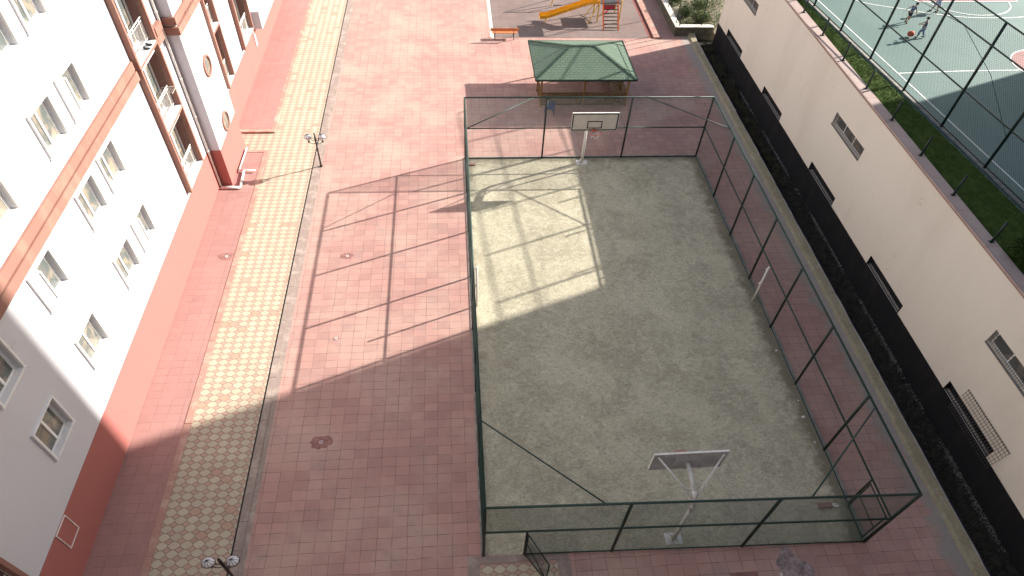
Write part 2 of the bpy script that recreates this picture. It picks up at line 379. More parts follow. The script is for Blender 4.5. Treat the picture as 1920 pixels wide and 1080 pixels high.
# playground mat and kerb
b=MB(); b.sheet(2.46,36.72,13.85,56,.006); struct(b,'playground_mat',M['mat'])
b=MB(); y=36.72
while y<50: b.box(14.2,y,.001,14.75,y+1.38,.10); y+=1.4
tag(b.build('playground_kerb',M['kerbred']),kind='structure')
b=MB(); b.sheet(13.85,36.72,14.195,50,.004); tag(b.build('playground_channel',plain('dark_red_strip',(.20,.07,.06),.9)),kind='structure')  # flat strip in a darker red than the kerb beside it
b=MB(); b.box(2.22,36.72,.001,2.455,50,.012); tag(b.build('playground_kerb',M['paletop']),kind='structure')
# trench
def bumpy(x0,y0,x1,y1,z,nx,ny,a,seed=1):
    R=random.Random(seed); m=MB(); idx={}
    for i in range(nx+1):
        for j in range(ny+1):
            idx[i,j]=len(m.v); m.v.append((x0+(x1-x0)*i/nx,y0+(y1-y0)*j/ny,z+R.uniform(-a,a)))
    for i in range(nx):
        for j in range(ny): m.f.append((idx[i,j],idx[i+1,j],idx[i+1,j+1],idx[i,j+1])); m.m.append(0)
    return m
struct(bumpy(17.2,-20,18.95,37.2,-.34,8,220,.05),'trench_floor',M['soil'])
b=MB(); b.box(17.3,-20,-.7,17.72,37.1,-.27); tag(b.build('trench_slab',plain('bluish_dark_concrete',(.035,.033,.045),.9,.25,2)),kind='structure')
# retaining kerb wall between pavement and trench
b=MB(); R=random.Random(3); xs=[]
ys=[-20+i*.45 for i in range(int((37.3+20)/.45)+1)]+[37.35]
prev=None
for y in ys:
    e=R.uniform(-.02,.02); zt=.10+R.uniform(-.008,.008); cur=[(16.82+R.uniform(-.04,.04),y,.001),(16.95,y,zt-.01),(GX1+e,y,zt),(GX1+.02+e,y,zt-.03),(GX1+.02+e,y,-.7)]
    if y>36.6: cur[1]=(16.95,y,zt+.25*(y-36.6)); cur[2]=(GX1+e,y,zt+.25*(y-36.6)); cur[3]=(GX1+.02,y,zt-.03+.25*(y-36.6))
    if prev:
        for k in range(4): b.quad(prev[k],prev[k+1],cur[k+1],cur[k])
    prev=cur
b.quad(*reversed(prev))
tag(b.build('trench_retaining_wall',M['curb'],org=(17,8,0)),'low mossy concrete retaining wall along the dark trench','retaining wall')
M['curb'].node_tree.nodes  # object coords of this wall are offset by its origin
for n in M['curb'].node_tree.nodes:
    pass
# ------------------------------------------------------------------ podium building with the raised sports ground
pod=thing('podium_building',(XW,8,0),'long beige rendered building with barred windows and black damp coat carrying the sports court','building')
def wall_with_holes(mb,X,y0,y1,z0,z1,holes,depth,flip=False):
    ys=sorted({y0,y1,*[h[0] for h in holes],*[h[1] for h in holes]}); zs=sorted({z0,z1,*[h[2] for h in holes],*[h[3] for h in holes]})
    ys=[y for y in ys if y0<=y<=y1]; zs=[z for z in zs if z0<=z<=z1]
    for a,b_ in zip(ys[:-1],ys[1:]):
        for c,d in zip(zs[:-1],zs[1:]):
            ym,zm=(a+b_)/2,(c+d)/2
            if any(h[0]<ym<h[1] and h[2]<zm<h[3] for h in holes): continue
            mb.quad((X,a,c),(X,b_,c),(X,b_,d),(X,a,d))
    for h in holes:
        a,b_,c,d=h[:4]; X2=X+depth
        mb.quad((X,a,c),(X,a,d),(X2,a,d),(X2,a,c)); mb.quad((X,b_,c),(X2,b_,c),(X2,b_,d),(X,b_,d))
        mb.quad((X,a,d),(X,b_,d),(X2,b_,d),(X2,a,d)); mb.quad((X,a,c),(X2,a,c),(X2,b_,c),(X,b_,c))
    return mb
YN=36.75
wells=[(31.73,34.82),(24.28,27.33),(16.56,19.64),(9.33,12.42),(2.37,5.40),(-4.8,-1.7)]
wins=[(y0-.03,y1+.03) for y0,y1 in ((31.6,34.6),(16.48,19.47),(2.42,5.44),(-11,-8))]
holes=[(a,b_,4.25,4.86) for a,b_ in wins]+[(a,b_,1.19,1.70) for a,b_ in wells]
b=wall_with_holes(MB(),XW,-30,YN,1.19,PT-.02,[h for h in holes],.30)
b.quad((XW,YN,-1),(60,YN,-1),(60,YN,PT-.02),(XW,YN,PT-.02))
b.build('wall',M['beige'],pod)
# damp coat with a ragged top edge
b=MB(); R=random.Random(9); y=-30.0; top=1.16
segs=[]
while y<YN:
    y2=min(y+R.uniform(.12,.35),YN); inw=any(a-.02<(y+y2)/2<b_+.02 for a,b_ in wells)
    zt=1.19 if inw else 1.15+R.uniform(-.035,.035)
    segs.append((y,y2,zt)); y=y2
for y,y2,zt in segs: b.quad((XW-.012,y,-.6),(XW-.012,y2,-.6),(XW-.012,y2,zt),(XW-.012,y,zt)); b.quad((XW-.012,y,zt),(XW-.012,y2,zt),(XW+.01,y2,zt),(XW+.01,y,zt))
for a,b_ in wells:
    b.box(XW-.014,a-.01,1.185,XW+.28,a+.03,1.69,''); b.box(XW-.014,b_-.03,1.185,XW+.28,b_+.01,1.69)
    b.box(XW+.22,a+.03,1.19,XW+.28,b_-.03,1.69)
b.build('damp_coat',M['bitumen'],pod)
for a,b_ in wells:   # basement openings with bars
    m=MB(); m.box(XW+.03,a+.05,1.20,XW+.06,b_-.05,1.23); m.box(XW+.03,a+.05,1.64,XW+.06,b_-.05,1.67)
    y=a+.1
    while y<b_-.06: m.tube((XW+.045,y,1.2),(XW+.045,y,1.66),.012,4); y+=.12
    m.build('window_bars',M['grey'],pod)
for a,b_ in wins:
    fr=MB(); X0=XW+.10
    fr.box(X0,a+.02,4.27,X0+.06,b_-.02,4.33); fr.box(X0,a+.02,4.78,X0+.06,b_-.02,4.84)
    for y in (a+.03,(2*a+b_)/3,(a+2*b_)/3,b_-.09): fr.box(X0+.002,y,4.33,X0+.058,y+.06,4.78)
    wo=fr.build('window',M['pvc'],pod)
    g=MB(); g.quad((X0+.03,a+.03,4.3),(X0+.03,b_-.03,4.3),(X0+.03,b_-.03,4.8),(X0+.03,a+.03,4.8)); g.build('pane',M['glass'],wo)
    s_=MB(); s_.box(XW-.05,a-.03,4.17,XW+.10,b_+.03,4.235)
    for aa,bb in ((a-.035,a),(b_,b_+.035)): s_.box(XW-.012,aa,4.236,XW+.01,bb,4.87)
    s_.build('sill',plain('grey_sill',(.16,.15,.14),.8),wo)
    gr=MB(); y=a+.06
    while y<b_-.03: gr.tube((XW+.0,y,4.24),(XW+.0,y,4.85),.008,4); y+=.10
    for z in (4.38,4.55,4.72): gr.tube((XW-.004,a+.01,z),(XW-.004,b_-.01,z),.008,4)
    gr.build('grille',M['grey'],wo)
# projecting wire cage beside the low opening
b=MB(); y0,y1=1.95,4.62; xa,za,xb_,zb_=XW-.03,2.27,XW-.22,1.15
y=y0
while y<=y1+.01:
    b.tube((xa,y,za),(xb_,y,zb_),.007,4); b.tube((xa,y,za+.05),(xa-.05,y,za),.012,4); y+=.115
for k in range(8):
    t=k/7; b.tube((xa+(xb_-xa)*t,y0,za+(zb_-za)*t+.004),(xa+(xb_-xa)*t,y1,za+(zb_-za)*t+.004),.007,4)
b.tube((xa-.01,y0,za+.01),(xa-.01,y1,za+.01),.012,6)
tag(b.build('window_cage',M['grey'],org=(XW,3.7,1.75)),'rusty wire grid cage projecting over a basement window of the beige wall','grille')
# coping
b=MB(); y=-30
while y<YN-.1:
    y2=min(y+2.0,YN+.04); b.box(XW-.05,y,PT-.02,XW+.50,y2-.008,PT+.05); y=y2
b.build('coping',M['coping'],pod)
b=MB(); b.box(XW-.03,-30,PT-.09,XW+.004,YN,PT-.021); b.build('coping_edge',plain('terracotta_edge',(.30,.17,.135),.8),pod)
# ground on top: a grass verge at coping level, the court surface half a metre lower
PC=5.97
SC=(22.438-PC)/(22.438-6.6)
def mp(x,y): return (-.598+(x+.598)*SC,-7.483+(y+7.483)*SC)
def fo(y): return 20.05-0.0925*(y-27.51)
FX0,FY0=mp(20.05,27.51)
def fx(y): return FX0-0.0925*(y-FY0)      # line of the tall fence (slightly askew)
b=MB(); R=random.Random(5); ny=130; prev=None
for j in range(ny+1):
    y=-30+(YN+30)*j/ny; xe=fo(y)-.12
    row=[(XW+.48+(xe-XW-.48)*t,y,PT-.03+R.uniform(-.012,.012)-(.05 if t>.9 else 0)) for t in (0,.2,.4,.6,.8,.93,1)]+[(xe+.10,y,PT-.2),(xe+.14,y,PC-.1)]
    if prev:
        for k in range(len(row)-1): b.quad(prev[k],prev[k+1],row[k+1],row[k])
    prev=row
struct(b,'grass_verge',M['grass'])
b=MB(); b.quad((fx(-30)-.7,-30,PC+.02),(75,-30,PC+.02),(75,YN+.3,PC+.02),(fx(YN)-.7,YN+.3,PC+.02)); struct(b,'sports_court',M['acryl'])
b=MB()
for y in range(-30,37,3): b.prism([(fx(y)-.16,y),(fx(y)+.12,y),(fx(y+2.98)+.12,y+2.98),(fx(y+2.98)-.16,y+2.98)],PC-.08,PC+.08)
tag(b.build('court_kerb',M['conc']),kind='structure')
def ribbon(b,pts,wd,z):
    P=[Vector((*mp(x,y),0)) for x,y in pts]; n=len(P); Ls=[];Rs=[]
    for i in range(n):
        d=(P[min(i+1,n-1)]-P[max(i-1,0)]).normalized(); q=Vector((-d.y,d.x,0))*wd/2
        Ls.append(P[i]+q);Rs.append(P[i]-q)
    for i in range(n-1): b.quad((Ls[i].x,Ls[i].y,z),(Rs[i].x,Rs[i].y,z),(Rs[i+1].x,Rs[i+1].y,z),(Ls[i+1].x,Ls[i+1].y,z))
def arc(cx,cy,rx,ry,a0,a1,n=40): return [(cx+rx*math.cos(math.radians(a0+(a1-a0)*i/n)),cy+ry*math.sin(math.radians(a0+(a1-a0)*i/n))) for i in range(n+1)]
def smooth(pts,n=8):
    out=[]
    for i in range(len(pts)-1):
        p0=pts[max(i-1,0)];p1=pts[i];p2=pts[i+1];p3=pts[min(i+2,len(pts)-1)]
        for k in range(n):
            t=k/n; out.append(tuple(.5*((2*p1[j])+(-p0[j]+p2[j])*t+(2*p0[j]-5*p1[j]+4*p2[j]-p3[j])*t*t+(-p0[j]+3*p1[j]-3*p2[j]+p3[j])*t**3) for j in (0,1)))
    return out+[pts[-1]]
b=MB(); z=PC+.028
ribbon(b,[(20.2,32.6),(20.64,28.41),(21.48,20.23),(22.34,11.14),(24,-6)],.075,z)
ribbon(b,[(21.53,20.22),(24.91,20.43),(28.3,20.53),(40,20.9)],.075,z)
ribbon(b,arc(30.35,20.9,2.15,1.75,0,360,48),.075,z+.004)
ribbon(b,smooth([(21.3,30.6),(22.87,28.45),(24.0,27.75),(25.27,27.33),(26.46,26.85),(28.29,26.36),(30.22,26.25),(32.34,26.45),(35,27.4),(37,28.8)]),.075,z+.004)
ribbon(b,smooth([(27.3,28.3),(27.51,27.85),(27.88,27.31),(28.4,26.92),(29.2,26.62),(30.1,26.58),(31.18,26.8),(32.1,27.5),(32.5,28.3)]),.075,z+.008)
ribbon(b,[(26.85,28.22),(33.1,28.38)],.09,z+.012); ribbon(b,[(25.2,30.2),(26.85,28.22)],.09,z+.012); ribbon(b,[(33.1,28.38),(33.6,31)],.09,z+.012)
struct(b,'court_lines',M['line'])
b=MB(); b.quad(*[(*mp(x,y),PC+.024) for x,y in ((26.9,28.28),(33.05,28.42),(35,34),(22,34))]); 
b.quad(*[(*mp(x,y),PC+.0243) for x,y in arc(30.35,20.9,2.12,1.72,0,360,48)[:-1]]); struct(b,'court_markings',M['acrylp'])
# small posts on the coping
def mk_post():
    r0=thing('railing_post',(19.12,24.04,PT+.05),'','post','low green posts standing on the pink coping')
    b=MB(); b.tube((19.12,24.04,PT+.05),(19.12,24.04,PT+1.0),.05,8); b.build('post',M['dkgreen'],r0,True)
    b=MB(); b.box(19.02,23.97,PT+.051,19.22,24.11,PT+.065); b.build('base_plate',M['dkgreen'],r0)
    b=MB(); b.ell((19.12,24.04,PT+1.0),.045,.045,.04,8,5); b.build('cap',M['dkgreen'],r0,True)
    return r0
pr=mk_post()
pl=[(26.7,'first green post counted from the far end of the pink coping, beside the court corner'),(24.04,'second green post from the far end of the pink coping'),(21.42,'third green post on the pink coping, beside sunlit grass'),
 (18.76,'last sunlit green post on the pink coping before the shadow'),(16.12,'first green post standing in the shadow on the pink coping'),(13.5,'second shaded green post on the pink coping'),(10.9,'third shaded green post on the pink coping'),(8.23,'shaded green post on the coping close to the round bush')]
for i,(y,lb) in enumerate(pl):
    if i==0: pr.location=(19.12,y,PT+.05); pr['label']=lb
    else: dup(pr,(19.12,y,PT+.05),lb)
# ------------------------------------------------------------------ chain link
def link_panel(mb,p0,ux,W_,z0,z1,pitch=.062,rad=.0024,x0=0.0):
    """diagonal wires over the vertical rectangle p0 + ux*[x0,W_] , z0..z1"""
    hh=z1-z0; st=pitch*math.sqrt(2); ux=Vector(ux).normalized(); p0=Vector(p0); nrm=ux.cross(Vector((0,0,1)))
    for sgn in (1,-1):
        k=-hh
        while k<(W_-x0):
            a,b_=(k,0.0),(k+hh,hh)
            if a[0]<0: a=(0.0,-k)
            if b_[0]>(W_-x0): b_=((W_-x0),(W_-x0)-k)
            k+=st
            if b_[0]-a[0]<.02: continue
            def pt(q):
                x=q[0] if sgn>0 else (W_-x0)-q[0]
                return p0+ux*(x0+x)+Vector((0,0,z0+q[1]))
            P,Q=pt(a),pt(b_); d=(Q-P).normalized(); s1=nrm*rad; s2=d.cross(nrm)*rad
            kk=len(mb.v)
            for c in (P,Q):
                for e in (s1*1.2,-s1*.6+s2,-s1*.6-s2): mb.v.append(tuple(c+e))
            for i in range(3):
                j=(i+1)%3; mb.f.append((kk+i,kk+j,kk+3+j,kk+3+i)); mb.m.append(0)
    return mb
cf=thing('court_fence',(6.7,11,0),'tall dark green chain link cage fence around the concrete court','fence')
YR=[L,18.82,15.77,12.71,9.69,6.63,3.57,0.0]
YL=[L+.03,19.5,16.45,13.3,10.15,6.9,3.6,.34]
posts=[(WX,y) for y in YR]+[(0,y) for y in YL]+[(4.38,L),(9.01,L),(4.42,.23),(9.04,.11)]
for x,y in posts:
    b=MB(); rr=.042
    b.tube((x,y,0),(x,y,H),.052,10); b.build('post',M['dkgreen'],cf,True)
def rail(a,b_,rr=.03): MB().tube(a,b_,rr,8).build('rail',M['green'],cf,True)
for z,rr in ((H,.042),(2.03,.036)):
    rail((0,L+.03,z),(WX,L,z),rr); rail((WX,L,z),(WX,0,z),rr); rail((WX,0,z),(0,.34,z),rr); rail((0,.34,z),(0,L+.03,z),rr)
rail((WX,L,.05),(WX,1.4,.05),.025); rail((0,L,.05),(0,.34,.05),.025); rail((0,L+.03,.05),(WX,L,.05),.03); rail((WX,0,.05),(1.38,.3,.05),.025)
for a,b_ in (((0,19.7),(3.64,L)),((0,3.3),(3.62,.27)),((9.84,L),(WX,19.52)),((WX,3.11),(10.01,.1))): MB().tube((*a,H-.01),(*b_,H-.01),.026,8).build('corner_brace',M['green'],cf,True)
far=Vector((WX,-.03,0)); near=Vector((WX,-.34,0))
b=link_panel(MB(),(0,L+.03,0),far,WX,.06,2.0); link_panel(b,(0,L+.03,0),far,WX,2.06,H-.04); b.build('mesh',M['greenl'],cf)
b=link_panel(MB(),(WX,0,0),(0,1,0),L,.06,2.0,x0=1.4); link_panel(b,(WX,0,0),(0,1,0),L,2.06,H-.04); b.build('mesh',M['greenl'],cf)
b=link_panel(MB(),(0,.34,0),(0,1,0),L-.31,.06,2.0); link_panel(b,(0,.34,0),(0,1,0),L-.31,2.06,H-.04); b.build('mesh',M['greenl'],cf)
b=link_panel(MB(),(0,.34,0),near,WX,.06,2.0,.062,.0032,x0=1.4); link_panel(b,(0,.34,0),near,WX,2.06,H-.04,.062,.0032); b.build('mesh',M['greenl'],cf)
# dirty concrete footing strips
b=MB(); b.box(WX-.02,0,.001,WX+.14,L+.1,.05); b.box(-.08,L+.0,.001,WX+.1,L+.13,.045); b.box(-.09,.34,.001,.03,L,.04)
tag(b.build('court_footing',M['conc']),kind='structure')
# gates
g=thing('gate',(1.38,.3,0),'open mesh gate leaf swung outwards from the near left corner of the court','gate')
A=Vector((1.38,.3,0)); Bv=Vector((2.02,-.62,0)); d=Bv-A
b=MB(); b.tube(A,A+Vector((0,0,1.95)),.04,8).build('gate_post',M['dkgreen'],g,True)
b=MB(); A2=A+d*.06
b.tube(A2+Vector((0,0,.08)),A2+Vector((0,0,1.9)),.025,6); b.tube(Bv+Vector((0,0,.08)),Bv+Vector((0,0,1.55)),.028,6)
b.tube(A2+Vector((0,0,.08)),Bv+Vector((0,0,.08)),.025,6); b.tube(A2+Vector((0,0,1.88)),Bv+Vector((0,0,1.55)),.025,6); b.tube(A2+Vector((0,0,1.1)),Bv+Vector((0,0,.15)),.02,6)
b.build('gate_frame',M['dkgreen'],g,True)
link_panel(MB(),A2,d,d.length*.93,.1,1.55).build('mesh',M['dkgreen'],g)
g=thing('gate',(13.45,.7,0),'closed mesh gate in the near right corner of the court cage','gate')
b=MB()
for y in (.12,1.28): b.tube((13.43,y,.03),(13.43,y,1.93),.03,6)
b.tube((13.43,.12,1.9),(13.43,1.28,1.9),.03,6); b.tube((13.43,.12,.1),(13.43,1.28,.1),.03,6); b.tube((13.43,.12,1.0),(13.43,1.28,1.0),.02,6)
b.build('gate_frame',M['dkgreen'],g,True)
link_panel(MB(),(13.43,.12,0),(0,1,0),1.16,.12,1.88).build('mesh',M['greenl'],g)
b=MB(); b.tube((13.5,1.4,0),(13.5,1.4,1.98),.035,8); b.build('gate_post',M['dkgreen'],g,True)
# ------------------------------------------------------------------ hoops
def hoop(loc,s,xb,yb,label,yp):
    """s=+1: board faces +y (near hoop); s=-1: faces -y"""
    xp=loc[0]; g=thing('basketball_hoop',loc,label,'basketball hoop','basketball hoops on the court')
    b=MB(); b.tube((xp,yp,0),(xp,yp,2.55),.075,12,.075); 
    pts=[(xp,yp,2.5),(xp,yp,2.85),(xp+(xb-xp)*.1,yp+s*.10,3.08),(xp+(xb-xp)*.3,yp+s*.3,3.2),(xb,yb-s*.06,3.42)]
    b.path(pts,.078,12); b.build('pole',M['wpaint'],g,True)
    b=MB(); b.box(xp-.30,yp-.2,.006,xp+.30,yp+.2,.022)
    for a in range(4):
        t=math.radians(45+90*a); c,sn=math.cos(t),math.sin(t)
        b.quad((xp,yp,.023),(xp+c*.24,yp+sn*.2,.023),(xp+c*.03,yp+sn*.03,.26))
    b.build('base_plate',M['wpaint'],g)
    b=MB(); b.tube((xp,yp,2.2),(xp-.03,yp+s*.55,3.1),.025,6); b.tube((xp-.03,yp+s*.55,3.1),(xb,yb-s*.1,3.3),.025,6); b.build('stay',M['wpaint'],g,True)
    for e in (-1,1): MB().tube((xp,yp+s*.1,3.0),(xb+e*1.08,yb-s*.04,3.9),.032,8).build('brace',M['wpaint'],g,True)
    z0,z1,hw=2.96,4.02,1.23
    b=MB(); b.box(xb-hw+.015,yb-.02,z0+.015,xb+hw-.015,yb+.02,z1-.015); bo=b.build('backboard',[M['board']],g)
    b=MB(); yr=yb-s*.0215; b.quad((xb-hw+.03,yr,z0+.03),(xb+hw-.03,yr,z0+.03),(xb+hw-.03,yr,z1-.03),(xb-hw+.03,yr,z1-.03)); 
    for e in (-.5,0,.5): b.box(xb+e-.02,min(yr,yr-s*.03),z0+.03,xb+e+.02,max(yr-s*.001,yr-s*.03),z1-.03)
    b.build('rear_panel',M['boardb'],bo)
    b=MB(); b.box(xb-hw,yb-.03,z1-.014,xb+hw,yb+.03,z1+.02); b.box(xb-hw,yb-.03,z0,xb-hw+.014,yb+.03,z1-.015); b.box(xb+hw-.014,yb-.03,z0,xb+hw,yb+.03,z1-.015)
    b.box(xb-hw,yb-.03,z0-.01,xb+hw,yb+.03,z0+.0); b.build('edge_frame',M['wpaint'],bo)
    b=MB(); yf=yb+s*.0205; y2=yb+s*.026; ya,yb2=min(yf,y2),max(yf,y2); q=.035
    def rect(x0,zz0,x1,zz1,q):
        b.box(x0,ya,zz0,x1,yb2,zz0+q); b.box(x0,ya,zz1-q,x1,yb2,zz1); b.box(x0,ya,zz0+q,x0+q,yb2,zz1-q); b.box(x1-q,ya,zz0+q,x1,yb2,zz1-q)
    rect(xb-hw+.02,z0+.02,xb+hw-.02,z1-.02,.06); rect(xb-.40,3.10,xb+.40,3.55,.055); b.build('marking',M['black'],bo)
    rx,ry=.31,.235; cy=yb+s*(ry+.12)
    ri=MB().torus((xb,cy,3.04),ry,.014,'z',28,6,sx=rx/ry); ri.box(xb-.12,min(yb+s*.03,yb+s*.13),2.98,xb+.12,max(yb+s*.03,yb+s*.13),3.06)
    ro=ri.build('rim',M['red'],g,True)
    n=MB()
    for k in range(12):
        a0=2*math.pi*k/12; ps=[]
        for side in (1,-1):
            ps=[]
            for i in range(4):
                a=a0+side*i*.26; rr=1-.17*i; ps.append((xb+rx*rr*math.cos(a),cy+ry*rr*math.sin(a),3.03-.11*i))
            if (k%3!=0): n.path(ps,.006,4)
    n.build('net',M['net'],ro)
    return g
hoop((6.68,.52,0),1,6.65,1.73,'white basketball hoop at the near end, seen from behind its grey board',.52)
hoop((6.64,22.05,0),-1,6.74,20.87,'white basketball hoop at the far end, its black marked board facing the camera',22.05)
# volleyball posts
for (x,y,h,lb) in ((.22,11.5,2.55,'thin white net post standing close against the left fence of the court'),(13.15,11.25,2.35,'thin white net post standing inside the right fence of the court')):
    g=thing('net_post',(x,y,0),lb,'net post','net posts at the sides of the court')
    MB().tube((x,y,0),(x,y,h),.045,10).build('pole',M['wpaint'],g,True)
    MB().tube((x-.1,y,h-.12),(x+.02,y,h-.12),.025,6).build('hook',M['wpaint'],g,True)
    b=MB(); b.tube((x-.13,y,h*.55),(x+.05,y,h*.55),.03,6); b.tube((x-.06,y,h*.55-.05),(x-.06,y,h*.55+.08),.03,6); b.build('winch',M['wpaint'],g,True)
# ------------------------------------------------------------------ street lamps
def lamp(loc,label):
    x,y,_=loc; g=thing('street_lamp',loc,label,'street lamp','double globe lamps beside the path')
    b=MB(); b.tube((x,y,0),(x,y,1.75),.045,10); b.tube((x,y,0),(x,y,.22),.08,10,.05); b.tube((x,y,1.55),(x,y,2.12),.032,8); b.ell((x,y,2.14),.05,.05,.06,8,6)
    for k in range(9): b.torus((x,y,1.62+.05*k),.04,.012,'z',10,4)
    b.build('pole',M['lbrown'],g,True)
    for e in (-1,1):
        cx=x+e*.36; 
        b=MB(); pts=[(x,y,1.62)]+[(x+e*(.36*t),y-.02,1.62-.14*math.sin(math.pi*t)+.06*t) for t in (.2,.4,.6,.8,1.0)]; b.path(pts,.016,6)
        b.torus((x+e*.13,y,1.78),.07,.012,'y',14,5); b.tube((cx,y,1.6),(cx,y,1.74),.05,8); ar=b.build('arm',M['lbrown'],g,True)
        b=MB(); b.ell((cx,y,1.93),.19,.155,.17,20,12); gl=b.build('globe',M['opal'],ar,True)
        c=MB(); c.torus((cx,y,1.92),.158,.014,'z',24,6,sx=.195/.158)
        for k in range(10):
            a=2*math.pi*k/10; ps=[(cx+.196*math.sin(f)*math.cos(a),y+.161*math.sin(f)*math.sin(a),1.93+.176*math.cos(f)) for f in [math.pi/2*i/6 for i in range(7)]]; c.path(ps,.0075,4)
        c.ell((cx,y,2.105),.03,.03,.03,8,5); c.build('cage',M['lbrown'],ar,True)
    return g
lamp((-7.98,21.96,0),'far double globe lamp on a dark pole beside the sunlit path')
lamp((-8.05,-.03,0),'near double globe lamp on a dark pole at the bottom edge of the photo')
# ------------------------------------------------------------------ gazebo
gz=thing('gazebo',(7.47,29.6,0),'wooden gazebo with a green shingled hip roof beyond the court','gazebo')
x0,x1,y0,y1,ze,zr=4.36,10.6,27.2,32.05,2.2,3.12; xr0,xr1,ym=6.75,8.2,29.62
b=MB()
b.quad((x0,y0,ze),(x1,y0,ze),(xr1,ym,zr),(xr0,ym,zr)); b.quad((x1,y1,ze),(x0,y1,ze),(xr0,ym,zr),(xr1,ym,zr)); b.quad((x0,y1,ze),(x0,y0,ze),(xr0,ym,zr)); b.quad((x1,y0,ze),(x1,y1,ze),(xr1,ym,zr))
ro=b.build('roof',M['shingle'],gz)
b=MB()
for p,q in (((x0,y0,ze),(xr0,ym,zr)),((x1,y0,ze),(xr1,ym,zr)),((x0,y1,ze),(xr0,ym,zr)),((x1,y1,ze),(xr1,ym,zr)),((xr0,ym,zr),(xr1,ym,zr))):
    p=Vector(p);q=Vector(q); n=int((q-p).length/.19)
    for i in range(n):
        a=p.lerp(q,i/n); c=p.lerp(q,(i+.86)/n); b.beam(a+Vector((0,0,.015)),c+Vector((0,0,.035)),.15,.02)
b.build('hip_cap',M['ridge'],ro)
b=MB(); b.box(x0,y0-.02,ze-.10,x1,y0+.03,ze+.012); b.box(x0,y1-.03,ze-.10,x1,y1+.02,ze+.012); b.box(x0-.02,y0+.03,ze-.1,x0+.03,y1-.03,ze+.012); b.box(x1-.03,y0+.03,ze-.1,x1+.02,y1-.03,ze+.012)
b.quad((x0+.03,y0+.03,ze-.09),(x1-.03,y0+.03,ze-.09),(x1-.03,y1-.03,ze-.09),(x0+.03,y1-.03,ze-.09)); b.build('fascia',M['fascia'],ro)
px=(4.85,7.55,10.28); py=(27.85,31.35)
for x in px:
    for y in py: MB().box(x-.06,y-.05,0,x+.06,y+.05,ze-.09).build('post',M['wood'],gz)
for y in (29.6,):
    for x in (px[0],px[2]): MB().box(x-.06,y-.05,0,x+.06,y+.05,ze-.09).build('post',M['wood'],gz)
def lattice(p,q,h0,h1):
    b=MB(); p=Vector((*p,0));q=Vector((*q,0)); d=(q-p); Lg=d.length; d.normalize(); hh=h1-h0
    b.beam(p+Vector((0,0,h1)),q+Vector((0,0,h1)),.07,.06); b.beam(p+Vector((0,0,h0)),q+Vector((0,0,h0)),.05,.05)
    for s_ in (1,-1):
        k=-hh
        while k<Lg:
            a,c=(k,0),(k+hh,hh)
            if a[0]<0:a=(0,-k)
            if c[0]>Lg:c=(Lg,Lg-k)
            k+=.19
            if c[0]-a[0]<.05: continue
            f=lambda q_:(p+d*(q_[0] if s_>0 else Lg-q_[0])+Vector((0,0,h0+q_[1]))+d.cross(Vector((0,0,1)))*.01*s_)
            b.beam(f(a),f(c),.012,.035)
    b.build('lattice_panel',M['lattice'],gz)
lattice((4.9,27.85),(10.25,27.85),.12,.92); lattice((10.28,27.9),(10.28,31.3),.12,.92); lattice((4.85,28.0),(4.85,29.4),.12,.92); lattice((7.7,31.35),(10.2,31.35),.12,.92)
b=MB(); b.box(9.6,28.2,.42,9.85,31.1,.46); b.box(9.86,28.2,.42,10.12,31.1,.46); b.box(9.62,28.4,.0,10.1,28.5,.415); b.box(9.62,30.8,.0,10.1,30.9,.415); b.build('bench',M['wood'],gz)
b=MB(); b.box(5.3,28.1,.42,9.3,28.32,.46); b.box(5.3,28.34,.42,9.3,28.55,.46)
for x in (5.5,7.3,9.1): b.box(x-.04,28.12,0,x+.04,28.53,.415)
b.build('bench',M['wood'],gz)
# blue chair in front of it
g=thing('plastic_chair',(5.33,26.95,0),'blue plastic chair standing in front of the gazebo lattice','chair')
for sx in (-.25,.25):
    for sy,h in ((-.18,1.0),(.2,.45)):
        MB().tube((5.33+sx*1.05,26.95+sy,0),(5.33+sx*.9,26.95+sy*.9,h),.028,6).build('leg',M['blue'],g,True)
bevel(MB().box(5.07,26.78,.43,5.59,27.16,.47).build('seat',M['blue'],g),.015)
b=MB(); pts=[(5.33+.25*math.cos(t),26.77,.78+.26*math.sin(t)) for t in [math.pi*i/10 for i in range(11)]]; b.path(pts,.03,6); b.box(5.1,26.75,.62,5.56,26.79,.86)
for k in range(4): b.box(5.13+.11*k,26.755,.862,5.19+.11*k,26.785,1.0-abs(k-1.5)*.03)
b.build('backrest',M['blue'],g)
# ------------------------------------------------------------------ bench
g=thing('park_bench',(3.15,36.75,0),'orange slatted park bench at the corner of the playground mat','bench')
b=MB(); bevel(b.box(2.17,36.42,.64,4.2,36.46,.86).build('backrest',M['benchw'],g),.01)
b=MB()
for k in range(3): b.box(2.3,36.52+.13*k,.42,4.08,36.63+.13*k,.45)
b.build('seat',M['benchw'],g)
for x in (2.5,3.85):
    b=MB(); b.tube((x,36.40,0),(x,36.47,.88),.025,6); b.tube((x,36.93,0),(x,36.90,.42),.025,6); b.tube((x,36.47,.41),(x,36.9,.41),.022,6); b.build('leg',M['grey'],g,True)
